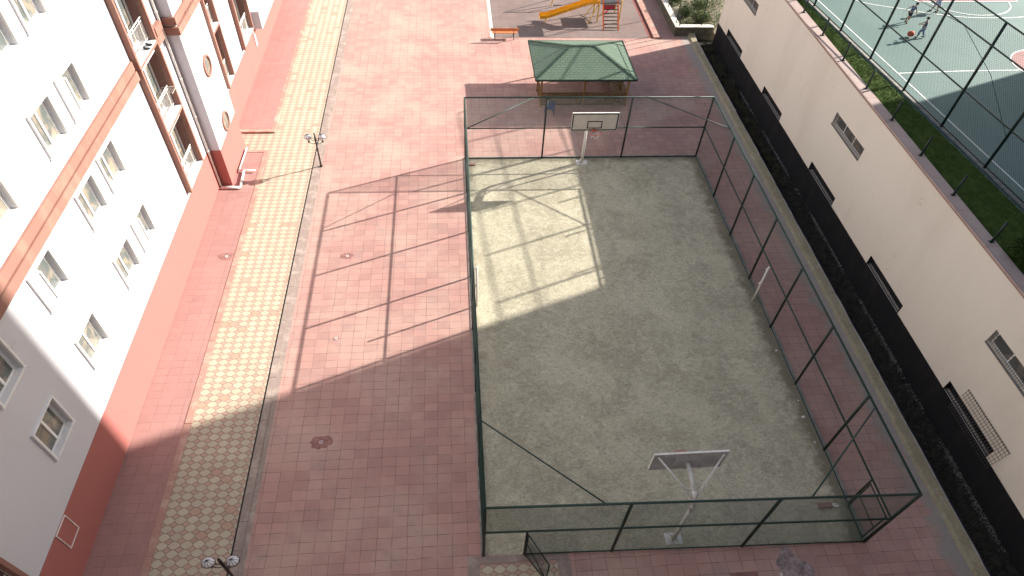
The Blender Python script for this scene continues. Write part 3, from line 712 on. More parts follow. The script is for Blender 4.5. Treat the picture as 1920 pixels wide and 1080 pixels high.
# ------------------------------------------------------------------ play structure
g=thing('slide_tower',(11.2,39.8,0),'yellow slide and orange ladder play tower on the rubber mat','play equipment')
for sx,(xa,xt) in zip((0,1),((10.66,10.62),(11.78,11.74))):
    b=MB(); b.beam((xa,37.9,0),(xt,39.25,1.75),.10,.05); b.tube((xt,39.25,1.72),(xt,39.3,2.5),.03,6); b.build('ladder_rail',M['orange'],g)
for k in range(8):
    t=.09+.115*k; y=37.9+1.35*t; z=1.75*t
    MB().beam((10.7,y,z),(11.74,y,z),.12,.03).build('rung',M['grey'],g)
for x in (10.38,12.05):
    for y in (39.2,40.8): MB().tube((x,y,0),(x,y,3.2),.045,8).build('post',M['yellowp'],g,True)
MB().box(10.3,39.25,1.36,12.1,40.85,1.42).build('platform',M['grey'],g)
MB().box(10.35,39.2,3.2,12.1,40.9,3.26).build('canopy',M['redpl'],g)
b=MB(); b.tube((10.35,40.85,.6),(12.05,40.85,1.3),.03,6); b.tube((10.38,39.2,.3),(12.05,40.8,1.3),.03,6); b.tube((9.6,38.9,.02),(10.35,39.3,1.3),.035,6); b.tube((9.6,40.2,.02),(10.35,40.0,1.3),.035,6); b.build('strut',M['yellowp'],g,True)
b=MB(); b.box(10.7,39.22,1.0,11.6,39.26,1.34); b.tube((10.8,39.4,.5),(11.6,39.9,.9),.05,6); b.build('panel',M['redpl'],g)
# slide chute
b=MB(); prof=[(10.35,1.45),(10.0,1.46),(9.4,1.34),(8.6,1.05),(7.8,.78),(7.1,.52),(6.6,.36),(6.25,.31),(6.0,.30)]
cs=[(-.30,.22),(-.27,.24),(-.22,.04),(0,0),(.22,.04),(.27,.24),(.30,.22),(.26,-.03),(0,-.05),(-.26,-.03)]; prev=None
for i,(x,z) in enumerate(prof):
    cur=[(x,39.35+cy*(1.0 if i<8 else .92),z+cz) for cy,cz in cs]
    if prev:
        for k in range(len(cs)): k2=(k+1)%len(cs); b.quad(prev[k],prev[k2],cur[k2],cur[k])
    prev=cur
b.quad(*prev); so_=b.build('chute',M['yellow'],g,True)
b=MB(); b.tube((6.5,39.2,0),(6.5,39.25,.32),.03,6); b.tube((6.5,39.55,0),(6.5,39.5,.32),.03,6); b.build('chute_foot',M['yellowp'],g,True)
# seesaw-like swing frame partly out of the picture
g=thing('swing_frame',(6.6,42.5,0),'swing frame behind the slide, mostly seen by its long shadow','play equipment')
b=MB(); b.tube((7.2,41.9,0),(7.8,42.3,2.3),.04,6); b.tube((7.2,42.9,0),(7.8,42.4,2.3),.04,6); b.tube((10,41.9,0),(9.6,42.3,2.3),.04,6); b.tube((10,42.9,0),(9.6,42.4,2.3),.04,6); b.tube((7.7,42.35,2.3),(9.7,42.35,2.3),.045,6); b.build('frame',M['yellowp'],g,True)
b=MB()
for x in (8.4,8.95): b.tube((x,42.35,2.3),(x,42.35,.55),.01,4)
b.build('chain',M['grey'],g); MB().box(8.38,42.25,.5,8.97,42.45,.54).build('seat',M['redpl'],g)
# ------------------------------------------------------------------ planter wall with weeds
g=thing('planter_wall',(16.3,37.1,0),'low wall with a bright top around the weedy plot in the far corner','wall')
b=MB(); b.box(15.82,37.1,-.3,18.75,37.42,.66); b.box(15.82,37.42,-.3,16.16,52,.66); b.build('wall',plain('dark_wall_face',(.10,.095,.07),.9,.4,3),g)
b=MB(); b.box(15.80,37.06,.661,18.7,37.46,.72); b.box(15.80,37.461,.661,16.20,52,.72); b.build('wall_top',M['paletop'],g)
b=MB(); b.sheet(16.16,37.42,24,60,.45); struct(b,'weedy_plot',M['terrain'])
for i,(x,y,lb) in enumerate(((15.98,40.2,'dark pole on the bright wall farthest from the plot corner'),(16.0,37.75,'dark pole on the bright wall just before the plot corner'),(16.12,37.25,'dark pole at the corner of the bright plot wall'),(17.75,37.25,'taller dark pole at the trench end of the bright plot wall'))):
    h=1.5 if i<3 else 2.6
    tag(MB().tube((x,y,.72),(x,y,.72+h),.035,8).build('fence_post',M['dkgreen'],org=(x,y,.72)),lb,'post','poles along the bright plot wall')
def leaves(mb,c,rad,n,size,R,flat=1.0):
    for _ in range(n):
        while True:
            p=Vector((R.uniform(-1,1),R.uniform(-1,1),R.uniform(-1,1)))
            if p.length<1: break
        p=Vector((c[0]+p.x*rad[0],c[1]+p.y*rad[1],c[2]+p.z*rad[2])); s_=size*R.uniform(.6,1.4)
        a=Vector((R.uniform(-1,1),R.uniform(-1,1),R.uniform(-.5,.8)*flat)).normalized(); q=a.cross(Vector((R.uniform(-1,1),R.uniform(-1,1),R.uniform(-1,1)))).normalized()
        mb.quad(p-a*s_,p+q*s_*.45,p+a*s_,p-q*s_*.45)
R=random.Random(21)
b=MB()
for _ in range(150): 
    x=R.uniform(16.3,20.5); y=37.6+R.random()**1.3*9
    leaves(b,(x,y,.45+R.uniform(.05,.3)),(R.uniform(.15,.45),R.uniform(.15,.45),R.uniform(.15,.4)),60,.055,R)
tag(b.build('weeds',M['leafp']),'pale tangled weeds filling the walled plot','weeds',kind='stuff')
for i,(x,y,rx,h,lb) in enumerate(((17.1,39.2,.5,.85,'green bushy shrub in the middle of the walled plot'),(18.1,38.4,.6,.8,'dark green shrub against the end of the beige wall'),(18.4,40.3,.7,1.1,'tall green shrub at the back of the walled plot'),(16.8,41.6,.55,.8,'pale shrub behind the bright wall'))):
    g=thing('shrub',(x,y,.45),lb,'shrub','shrubs in the walled plot'); b=MB()
    leaves(b,(x,y,.45+h*.55),(rx,rx,h*.5),1500,.05,R); leaves(b,(x+.2,y-.2,.45+h*.4),(rx*.8,rx*.7,h*.4),700,.05,R); b.build('foliage',M['leaf'],g)
    b=MB()
    for k in range(6): b.tube((x+R.uniform(-.06,.06),y+R.uniform(-.06,.06),.4),(x+R.uniform(-.3,.3),y+R.uniform(-.3,.3),.45+h*.7),.015,5)
    b.build('stem',M['wood'],g)
# weeds and rubble in the trench
b=MB()
for _ in range(5200):
    x=R.uniform(17.7,18.35) if R.random()<.8 else R.uniform(18.1,18.75); y=R.uniform(-8,37); h=R.uniform(.03,.13)*(2.2 if y>22 else 1)
    a=R.uniform(0,6.3); dx,dy=math.cos(a)*.02,math.sin(a)*.02; lx,ly=R.uniform(-.08,.08),R.uniform(-.08,.08)
    b.quad((x-dx,y-dy,-.34),(x+dx,y+dy,-.34),(x+lx,y+ly,-.34+h))
for _ in range(70): leaves(b,(R.uniform(17.8,18.4),R.uniform(20,36),-.2),(.2,.3,.15),60,.05,R)
tag(b.build('trench_weeds',M['weed']),'dark scruffy weeds growing on the trench floor','weeds',kind='stuff')
b=MB()
for _ in range(6500):
    y=R.uniform(-8,30); wv=.5+.5*math.sin(y*.9)+.3*math.sin(y*2.3+1)
    if R.random()>max(.04,wv): continue
    x=18.76-abs(R.gauss(0,.07+.07*max(0,min(1,(14-y)/10)))); z=-.33+R.uniform(0,.05); s_=R.uniform(.01,.03); a=R.uniform(0,6.3)
    b.quad((x-s_,y,z),(x,y-s_,z+.01),(x+s_*.5,y+R.uniform(-.03,.03),z+R.uniform(.01,.07)))
tag(b.build('trench_rubble',M['weedg']),'pale grey crumbled render lying along the foot of the black wall','rubble',kind='stuff')
# grass blades
b=MB()
for _ in range(26000):
    y=R.uniform(3,29.5); x=R.uniform(XW+.52,fo(y)-.12); h=R.uniform(.03,.075); a=R.uniform(0,6.3); dx,dy=math.cos(a)*.012,math.sin(a)*.012
    b.quad((x-dx,y-dy,PT-.04),(x+dx,y+dy,PT-.04),(x+R.uniform(-.04,.04),y+R.uniform(-.04,.04),PT-.03+h))
tag(b.build('grass',M['blade']),'short green grass between the coping and the sports court','grass',kind='stuff')
# bush at the right edge
g=thing('bush',(19.95,7.3,PT-.03),'round dark green bush on the shaded grass at the right edge','bush')
b=MB()
for cx,cy,cz,rr in ((19.95,7.3,.55,.62),(19.6,7.5,.45,.42),(20.3,7.0,.5,.5),(20.0,6.6,.4,.5)): leaves(b,(cx,cy,PT+cz),(rr,rr,rr*.85),2600,.055,R)
b.build('foliage',M['leafd'],g)
b=MB()
for k in range(7): b.tube((19.95,7.3,PT-.04),(19.95+R.uniform(-.5,.5),7.3+R.uniform(-.5,.4),PT+.8),.02,5)
b.build('stem',M['wood'],g)
# ------------------------------------------------------------------ tall fence of the sports court
sf=thing('sports_fence',(20.9,20,PC),'very tall dark green mesh fence along the raised sports court','fence')
FS=2.985*SC; y=mp(21.14,15.55)[1]+FS*6; Zs=PC+.07; RL=(1.975,4.05,5.06)
a0=(fx(y),y)
while y>-9:
    MB().tube((fx(y),y,Zs),(fx(y),y,PC+RL[2]),.06,8).build('post',M['dkgreen'],sf,True); y-=FS
y2=y+FS; dirv=Vector((fx(y2)-a0[0],y2-a0[1],0))
for z,rr in ((RL[0],.036),(RL[1],.036),(RL[2],.036),(.16,.03)): MB().tube((*a0,PC+z),(fx(y2),y2,PC+z),rr,6).build('rail',M['dkgreen'],sf,True)
b=MB()
for z0_,z1_ in ((.18,RL[0]-.03),(RL[0]+.03,RL[1]-.03),(RL[1]+.03,RL[2]-.03)): link_panel(b,(*a0,0),dirv,dirv.length,PC+z0_,PC+z1_,.085,.003)
b.build('mesh',M['greenl'],sf)
b=MB(); cab=[(27.4,4.5),(25.6,4.0),(22.6,3.6),(18.4,4.0),(15.8,3.1),(13.3,1.5)]
b.path([(fx(y_)+.08,y_,PC+z_) for y_,z_ in cab],.012,5); b.build('cable',M['dkgreen'],sf)
# ------------------------------------------------------------------ apartment block on the left
XF=-13.07; ZT=27.0
ap=thing('apartment_building',(XF,12,0),'white apartment block with red plinth, terracotta bands and loggias','building')
def local_box(mb,*a): return mb.box(*a)
floors=[3.68,6.70,9.72,12.74,15.76,18.78,21.8]
wcols=[(-5.2,-3.9),(2.80,4.06),(6.16,7.43),(9.83,11.07),(11.83,13.07)]
skip={ (2,1),}
wl=[]
for ci,(a,b_) in enumerate(wcols):
    for zi,z in enumerate(floors):
        if ci==2 and zi>=3: pass
        wl.append((a,b_,z,z+1.40))
logA=[(16.98,19.12,z,z+2.62) for z in (2.60,5.70,8.78,11.8,14.82,17.84,20.86)]
logZ=[(-2.9,-.62,z,z+2.62) for z in (2.60,5.70,8.78,11.8,14.82,17.84,20.86)]
b=wall_with_holes(MB(),XF,-16,20.2,2.22,ZT,wl,-.22)
# loggia holes cut separately
b=MB(); allh=wl+logA+logZ
def facade(mb,X,y0,y1,z0,z1,holes,dep):
    ys=sorted({y0,y1,*[h[0] for h in holes],*[h[1] for h in holes]}); zs=sorted({z0,z1,*[h[2] for h in holes],*[h[3] for h in holes]})
    for a,b_ in zip(ys[:-1],ys[1:]):
        for c,d in zip(zs[:-1],zs[1:]):
            ymm,zm=(a+b_)/2,(c+d)/2
            if any(h[0]<ymm<h[1] and h[2]<zm<h[3] for h in holes): continue
            mb.quad((X,a,c),(X,b_,c),(X,b_,d),(X,a,d))
    for h in holes:
        a,b_,c,d=h; X2=X-dep(h)
        mb.quad((X,a,c),(X,a,d),(X2,a,d),(X2,a,c)); mb.quad((X,b_,c),(X2,b_,c),(X2,b_,d),(X,b_,d)); mb.quad((X,a,d),(X,b_,d),(X2,b_,d),(X2,a,d)); mb.quad((X,a,c),(X2,a,c),(X2,b_,c),(X,b_,c))
facade(b,XF,-16,20.22,2.22,ZT,allh,lambda h:.22 if h[1]-h[0]<1.6 else .52)
# stair bay: south face, east face, chamfer, then the recessed wall
PX=-12.43
b.quad((XF,20.46,2.22),(PX,20.46,2.22),(PX,20.46,ZT),(XF,20.46,ZT)); 
b.quad((XF,20.22,2.22),(XF,20.46,2.22),(XF,20.46,ZT),(XF,20.22,ZT))
b.quad((PX,20.46,2.22),(PX,23.9,2.22),(PX,23.9,ZT),(PX,20.46,ZT)); b.quad((PX,23.9,2.22),(-13.15,25.8,2.22),(-13.15,25.8,ZT),(PX,23.9,ZT))
logB=[(25.95,27.12,z,z+2.75) for z in (2.60,5.70,8.78,11.8,14.82,17.84,20.86)]; logC=[(yy,yy+2.45,z,z+2.75) for z in (2.60,5.70,8.78,11.8,14.82,17.84,20.86) for yy in (30.3,)]
X2=-13.2
facade(b,X2,25.8,62,2.22,ZT,logB+logC,lambda h:.52)
b.quad((-13.15,25.8,2.22),(X2,25.8,2.22),(X2,25.8,ZT),(-13.15,25.8,ZT))
b.quad((XF,-16,0),(-30,-16,0),(-30,-16,ZT),(XF,-16,ZT)); b.quad((-30,-16,ZT),(XF,-16,ZT),(XF,20.3,ZT),(-30,20.3,ZT)); b.quad((-30,20.3,ZT),(PX,20.3,ZT),(X2,62,ZT),(-30,62,ZT))
b.build('wall',M['white'],ap)
b=MB(); e=.012
b.quad((XF+e,-16,-.2),(XF+e,20.22,-.2),(XF+e,20.22,2.22),(XF+e,-16,2.22)); b.quad((XF+e,20.22,-.2),(XF+e,20.46-e,-.2),(XF+e,20.46-e,2.22),(XF+e,20.22,2.22))
b.quad((XF+e,20.46-e,-.2),(PX+e,20.46-e,-.2),(PX+e,20.46-e,2.22),(XF+e,20.46-e,2.22)); b.quad((PX+e,20.46-e,-.2),(PX+e,23.9,-.2),(PX+e,23.9,2.22),(PX+e,20.46-e,2.22))
b.quad((PX+e,23.9,-.2),(X2+e+.02,25.8,-.2),(X2+e+.02,25.8,2.22),(PX+e,23.9,2.22)); b.quad((X2+e,25.8,-.2),(X2+e,62,-.2),(X2+e,62,2.22),(X2+e,25.8,2.22))
for P_,Q_ in (((XF,-16),(XF,20.22)),((PX,20.46),(PX,23.9)),((X2,25.8),(X2,62))): b.quad((P_[0],P_[1],2.221),(P_[0]+e,P_[1],2.221),(Q_[0]+e,Q_[1],2.221),(Q_[0],Q_[1],2.221))
b.build('plinth',M['plinth'],ap)
# cornice band (two steps) on every second floor
b=MB()
for zb in (8.36,17.4):
    b.box(XF+.001,-16,zb,XF+.13,16.72,zb+.36); b.box(XF+.001,-16,zb+.42,XF+.09,16.72,zb+.76); b.box(XF+.001,-16,zb+.361,XF+.05,16.72,zb+.419)
    b.box(XF+.001,19.4,zb,XF+.16,20.1,zb+.36); b.box(XF+.001,19.4,zb+.42,XF+.20,20.15,zb+.76)
    for z0_,z1_,o_ in ((zb,zb+.34,.13),(zb+.44,zb+.76,.09)):
        b.box(-13.0,20.46-o_,z0_,PX+o_,20.459,z1_); b.box(PX+.001,20.46,z0_,PX+o_,23.85,z1_)
b.build('cornice_band',M['brown'],ap)
# windows
def window(a,b_,z0_,z1_,shut=False,tools=False):
    m=MB(); X=XF; o_=.08; q=.075
    m.box(X+.001,a-q,z1_,X+o_,b_+q,z1_+.07); m.box(X+.001,a-q,z0_,X+o_,a,z1_-.001); m.box(X+.001,b_,z0_,X+o_,b_+q,z1_-.001)
    wo=m.build('window',M['marble'],ap)
    m=MB(); m.box(X-.16,a-.10,z0_-.06,X+.085,b_+.10,z0_-.003); m.box(X-.16,a+.004,z0_+.002,X+.08,b_-.004,z0_+.02); m.build('sill',M['marble'],wo)
    m=MB(); xf=X-.20; f=.06
    m.box(xf,a,z0_+.001,xf+.06,a+f,z1_); m.box(xf,b_-f,z0_+.001,xf+.06,b_,z1_); m.box(xf,a+f,z0_+.001,xf+.06,b_-f,z0_+f); m.box(xf,a+f,z1_-f,xf+.06,b_-f,z1_)
    ymid=(a+b_)/2; m.box(xf+.002,ymid-.04,z0_+f,xf+.075,ymid+.04,z1_-f)
    m.box(xf+.01,a+f,z0_+f,xf+.05,a+f+.035,z1_-f); m.box(xf+.01,b_-f-.035,z0_+f,xf+.05,b_-f,z1_-f)
    m.build('frame',M['pvc'],wo)
    m=MB(); m.quad((xf+.03,a+f,z0_+f),(xf+.03,b_-f,z0_+f),(xf+.03,b_-f,z1_-f),(xf+.03,a+f,z1_-f)); m.build('pane',M['glass'],wo)
    return wo
k=0
for h in wl:
    if h[2]<19: window(*h)
# open casements seen on two windows
for (a,b_,z) in ((11.83,13.07,3.68),(11.83,13.07,9.72),(6.16,7.43,6.70)):
    m=MB(); xa,ya=XF-.12,a+.08; xb_,yb_=XF+.12,a+.42
    m.beam((xa,ya,z+.1),(xa,ya,z+1.3),.05,.05); m.beam((xb_,yb_,z+.1),(xb_,yb_,z+1.3),.05,.05); m.beam((xa,ya,z+.1),(xb_,yb_,z+.1),.05,.05); m.beam((xa,ya,z+1.3),(xb_,yb_,z+1.3),.05,.05)
    m.quad((xa,ya,z+.1),(xb_,yb_,z+.1),(xb_,yb_,z+1.3),(xa,ya,z+1.3)); m.build('casement',M['pvc'],ap)
# loggias
def loggia(a,b_,z,z1_,X,rail=True,fr=.24):
    m=MB(); w_=.13
    m.box(X+.001,a-w_-.02,z-.12,X+fr,a-.02,z+2.98); m.box(X+.001,b_+.02,z-.12,X+.21,b_+w_+.02,z+2.98)
    m.box(X+.001,a-.019,z-.14,X+.225,b_+.019,z-.055)
    lo=m.build('loggia_surround',M['brown'],ap)
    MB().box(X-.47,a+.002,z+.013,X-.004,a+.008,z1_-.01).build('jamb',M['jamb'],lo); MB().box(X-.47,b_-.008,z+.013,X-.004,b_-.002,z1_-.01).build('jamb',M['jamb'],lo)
    m=MB(); m.box(X-.51,a+.01,z-.05,X+.20,b_-.01,z+.012); m.build('floor',M['paletop'] if False else M['white'],lo)
    m=MB(); xf=X-.48
    m.box(xf,a+.01,z+.013,xf+.07,a+.1,z1_); m.box(xf,b_-.1,z+.013,xf+.07,b_-.01,z1_); n=3
    for i in range(1,n):
        y=a+(b_-a)*i/n; m.box(xf,y-.05,z+.013,xf+.08,y+.05,z1_-.1)
    m.box(xf,a+.1,z1_-.1,xf+.07,b_-.1,z1_); m.box(xf,a+.1,z+.013,xf+.07,b_-.1,z+.1)
    do=m.build('balcony_door',M['pvc'],lo)
    m=MB(); m.quad((xf+.03,a+.02,z+.05),(xf+.03,b_-.02,z+.05),(xf+.03,b_-.02,z1_-.05),(xf+.03,a+.02,z1_-.05)); m.build('pane',M['glass'],do)
    if rail:
        m=MB(); xr=X-.06
        m.tube((xr,a+.01,z+1.0),(xr,b_-.01,z+1.0),.026,6); m.tube((xr,a+.01,z+.88),(xr,b_-.01,z+.88),.014,6); m.tube((xr,a+.01,z+.12),(xr,b_-.01,z+.12),.014,6)
        y=a+.1
        while y<b_-.05: m.tube((xr,y,z+.12),(xr,y,z+.88),.010,5); y+=.11
        for y in (a+.3,(a+b_)/2,b_-.3): m.tube((xr,y,z),(xr,y,z+1.0),.018,6)
        m.build('railing',M['wpaint'],lo)
for h in logA: 
    if h[2]<16: loggia(*h,XF)
for h in logZ:
    if h[2]<6: loggia(*h,XF)
for h in logB+logC:
    if h[2]<13: loggia(*h,X2)
# drying rack rods at the middle loggia
m=MB()
for k in range(5): m.tube((XF-.3,19.0-.12*k,6.62),(XF+.35,19.0-.12*k,6.70),.006,4)
m.tube((XF+.35,19.05,6.7),(XF+.35,18.4,6.7),.008,4); m.tube((XF-.3,19.05,6.62),(XF+.35,19.05,6.7),.008,4)
tag(m.build('drying_rack',M['wpaint'],org=(XF,18.8,6.6)),'small white wire drying rack sticking out of the middle loggia','drying rack')
# slippers
for y,lb in ((18.62,'dark slipper on the loggia floor, the one farther from the street'),(18.30,'dark slipper on the loggia floor, the one closer to the camera')):
    m=MB(); m.ell((-12.98,y,8.835),.15,.055,.04,12,6); m.ell((-13.06,y,8.86),.07,.055,.05,10,6); tag(m.build('slipper',M['shoe'],smooth=True,org=(-13.12,y,8.79)),lb,'slipper','pair of dark slippers on the loggia')
# round windows on the stair bay
for zc in (2.75,5.85,8.72+.1,11.9,14.95):
    m=MB(); m.torus((PX+.02,22.3,zc),.47,.07,'x',32,8)
    rw=m.build('round_window',M['brown'],ap,True)
    m=MB(); n=32; k=len(m.v)
    for i in range(n):
        t=2*math.pi*i/n; t2=2*math.pi*(i+1)/n
        m.quad((PX+.015,22.3+.42*math.cos(t),zc+.42*math.sin(t)),(PX+.015,22.3+.42*math.cos(t2),zc+.42*math.sin(t2)),(PX+.006,22.3+.40*math.cos(t2),zc+.40*math.sin(t2)),(PX+.006,22.3+.40*math.cos(t),zc+.40*math.sin(t)))
    m.quad(*[(PX+.006,22.3+.40*math.cos(2*math.pi*i/n),zc+.40*math.sin(2*math.pi*i/n)) for i in range(n)]); m.build('pane',M['glass'],rw)
# down pipe
m=MB(); m.tube((XF+.1,20.28,.1),(XF+.1,20.28,ZT),.055,10)
for z in (2.3,4.3,6.3,9.4,11.6,13.6): m.tube((XF+.1,20.28,z),(XF+.1,20.28,z+.06),.07,10)
m.build('down_pipe',M['wpaint'],ap,True)
# projecting balcony box with grey end
m=MB(); m.box(X2+.013,33.3,2.25,-12.6,40,3.3); m.box(X2+.013,33.26,3.301,-12.56,40,3.38); m.build('balcony',M['white'],ap)
m=MB(); m.box(X2+.013,33.0,1.2,X2+.06,33.28,2.2); m.build('panel',M['white'],ap)
# access hatch frame on the plinth
m=MB(); X=XF+.013; y0_,y1_,z0_,z1_=.94,1.62,1.2,2.2; q=.025
for bb in ((y0_,z0_,y1_,z0_+q),(y0_,z1_-q,y1_,z1_),(y0_,z0_+q,y0_+q,z1_-q),(y1_-q,z0_+q,y1_,z1_-q)): m.box(X,bb[0],bb[1],X+.03,bb[2],bb[3])
ho=m.build('meter_hatch',M['wpaint'],ap); m=MB(); m.quad((X+.004,y0_+q,z0_+q),(X+.004,y1_-q,z0_+q),(X+.004,y1_-q,z1_-q),(X+.004,y0_+q,z1_-q)); m.build('panel',M['plinth'],ho)
# white pipe run on the ground
m=MB(); m.path([(-12.9,20.15,.08),(-11.95,20.13,.08),(-12.04,21.56,.08)],.07,8); m.path([(-12.31,21.57,.12),(-11.41,21.51,.12)],.045,8); m.path([(-12.3,21.6,.1),(-12.27,23.6,.1)],.045,8)
tag(m.build('drain_pipe',M['wpaint'],org=(-12.2,21,0),smooth=True),'white plastic drain pipes lying on the ground by the stair bay','pipe')
# ------------------------------------------------------------------ tall block outside the picture that shades the yard
tx,ty=45.0,12.39+(45-5.82)*.385
tw=thing('tower_block',(tx+8,ty-20,0),'tall beige tower block standing beyond the sports court','building')
b=MB(); b.box(tx,ty-75,-1,tx+16,ty,46); b.build('wall',M['beige'],tw)
for fl in range(15):
    m=MB()
    for k in range(14): m.box(tx-.03,ty-5-5*k,1.2+3*fl,tx-.001,ty-3.2-5*k,2.6+3*fl)
    m.build('window_row',M['glass'],tw)
sb=thing('camera_side_building',(16,-14,0),'long beige apartment block along the near end of the yard','building')
MB().box(-13.0,-22,-1,44,-8.7,27).build('wall',M['beige'],sb)
for fl in range(9):
    m=MB()
    for k in range(16): m.box(-11+3.4*k,-8.699,.9+3*fl,-9.4+3.4*k,-8.68,2.3+3*fl)
    m.build('window_row',M['glass'],sb)
# ------------------------------------------------------------------ drains, scraps
def drain(x,y,lb,st=1.0,col=M['paletop']):
    g=thing('drain',(x,y,0),lb,'drain','small drains in the red paving')
    m=MB(); pts=[]; R=random.Random(int(x*100+y*7))
    for i in range(18):
        t=2*math.pi*i/18; rr=.30*R.uniform(.8,1.1)*st; pts.append((x+1.2*rr*math.cos(t),y+rr*math.sin(t)*.85,.0035))
    m.quad(*pts); m.build('stain',plain('damp_stain',(.26,.125,.11),.7,.3,5),g)
    m=MB(); m.torus((x,y,.01),.055,.016,'z',14,6); m.build('ring',M['wpaint'],g,True)
drain(-5.97,4.94,'small round drain with a dark damp stain in the shaded paving',1.2); drain(-5.93,9.89,'small round drain without a strong stain beside the fence shadow',.35)
drain(-5.92,14.91,'small round drain with a ragged stain in the far sunlit paving',.9)
g=thing('drain',(-11.6,15.07,0),'small round drain with a dark stain on the narrow sidewalk','drain','small drains in the red paving')
m=MB(); m.quad(*[(-11.6+.42*math.cos(t)*(1+.2*math.sin(3*t)),15.07+.26*math.sin(t),.0085) for t in [2*math.pi*i/16 for i in range(16)]]); m.build('stain',plain('damp_stain_two',(.27,.14,.125),.7,.3,5),g)
m=MB(); m.torus((-11.6,15.07,.014),.05,.016,'z',14,6); m.build('ring',M['wpaint'],g,True)
tag(MB().box(12.35,1.28,.007,12.85,1.46,.09).build('brick',M['tile2'],org=(12.6,1.37,0)),'single red brick lying in the near right corner of the court','brick')
tag(MB().box(.12,21.85,.007,.55,22.0,.09).build('brick',M['tile2'],org=(.3,21.9,0)),'single red brick lying in the far left corner of the court','brick')
def scrap(x,y,s_,lb):
    m=MB(); R=random.Random(int(x*31+y*17)); c=[(x+R.uniform(-1,1)*s_,y+R.uniform(-1,1)*s_,.012+R.uniform(0,s_*.8)) for _ in range(9)]
    for i in range(7): m.quad(c[i],c[i+1],c[(i+4)%9])
    tag(m.build('paper_scrap',M['net'],org=(x,y,0)),lb,'scrap','white litter on the ground')
scrap(12.98,1.33,.13,'white crumpled scrap beside the red brick in the court corner'); scrap(13.2,5.05,.08,'white scrap at the foot of the second near right fence post')
scrap(13.3,8.4,.06,'tiny white scrap by the right fence below the net post'); scrap(13.3,5.8,.05,'tiny white scrap by the right fence further up'); scrap(10.1,-.95,.08,'small white scrap on the red paving in front of the court')
scrap(12.6,20.2,.05,'tiny white scrap by the far right corner of the court'); scrap(13.25,3.9,.05,'tiny white scrap between the fence posts near the corner gate')
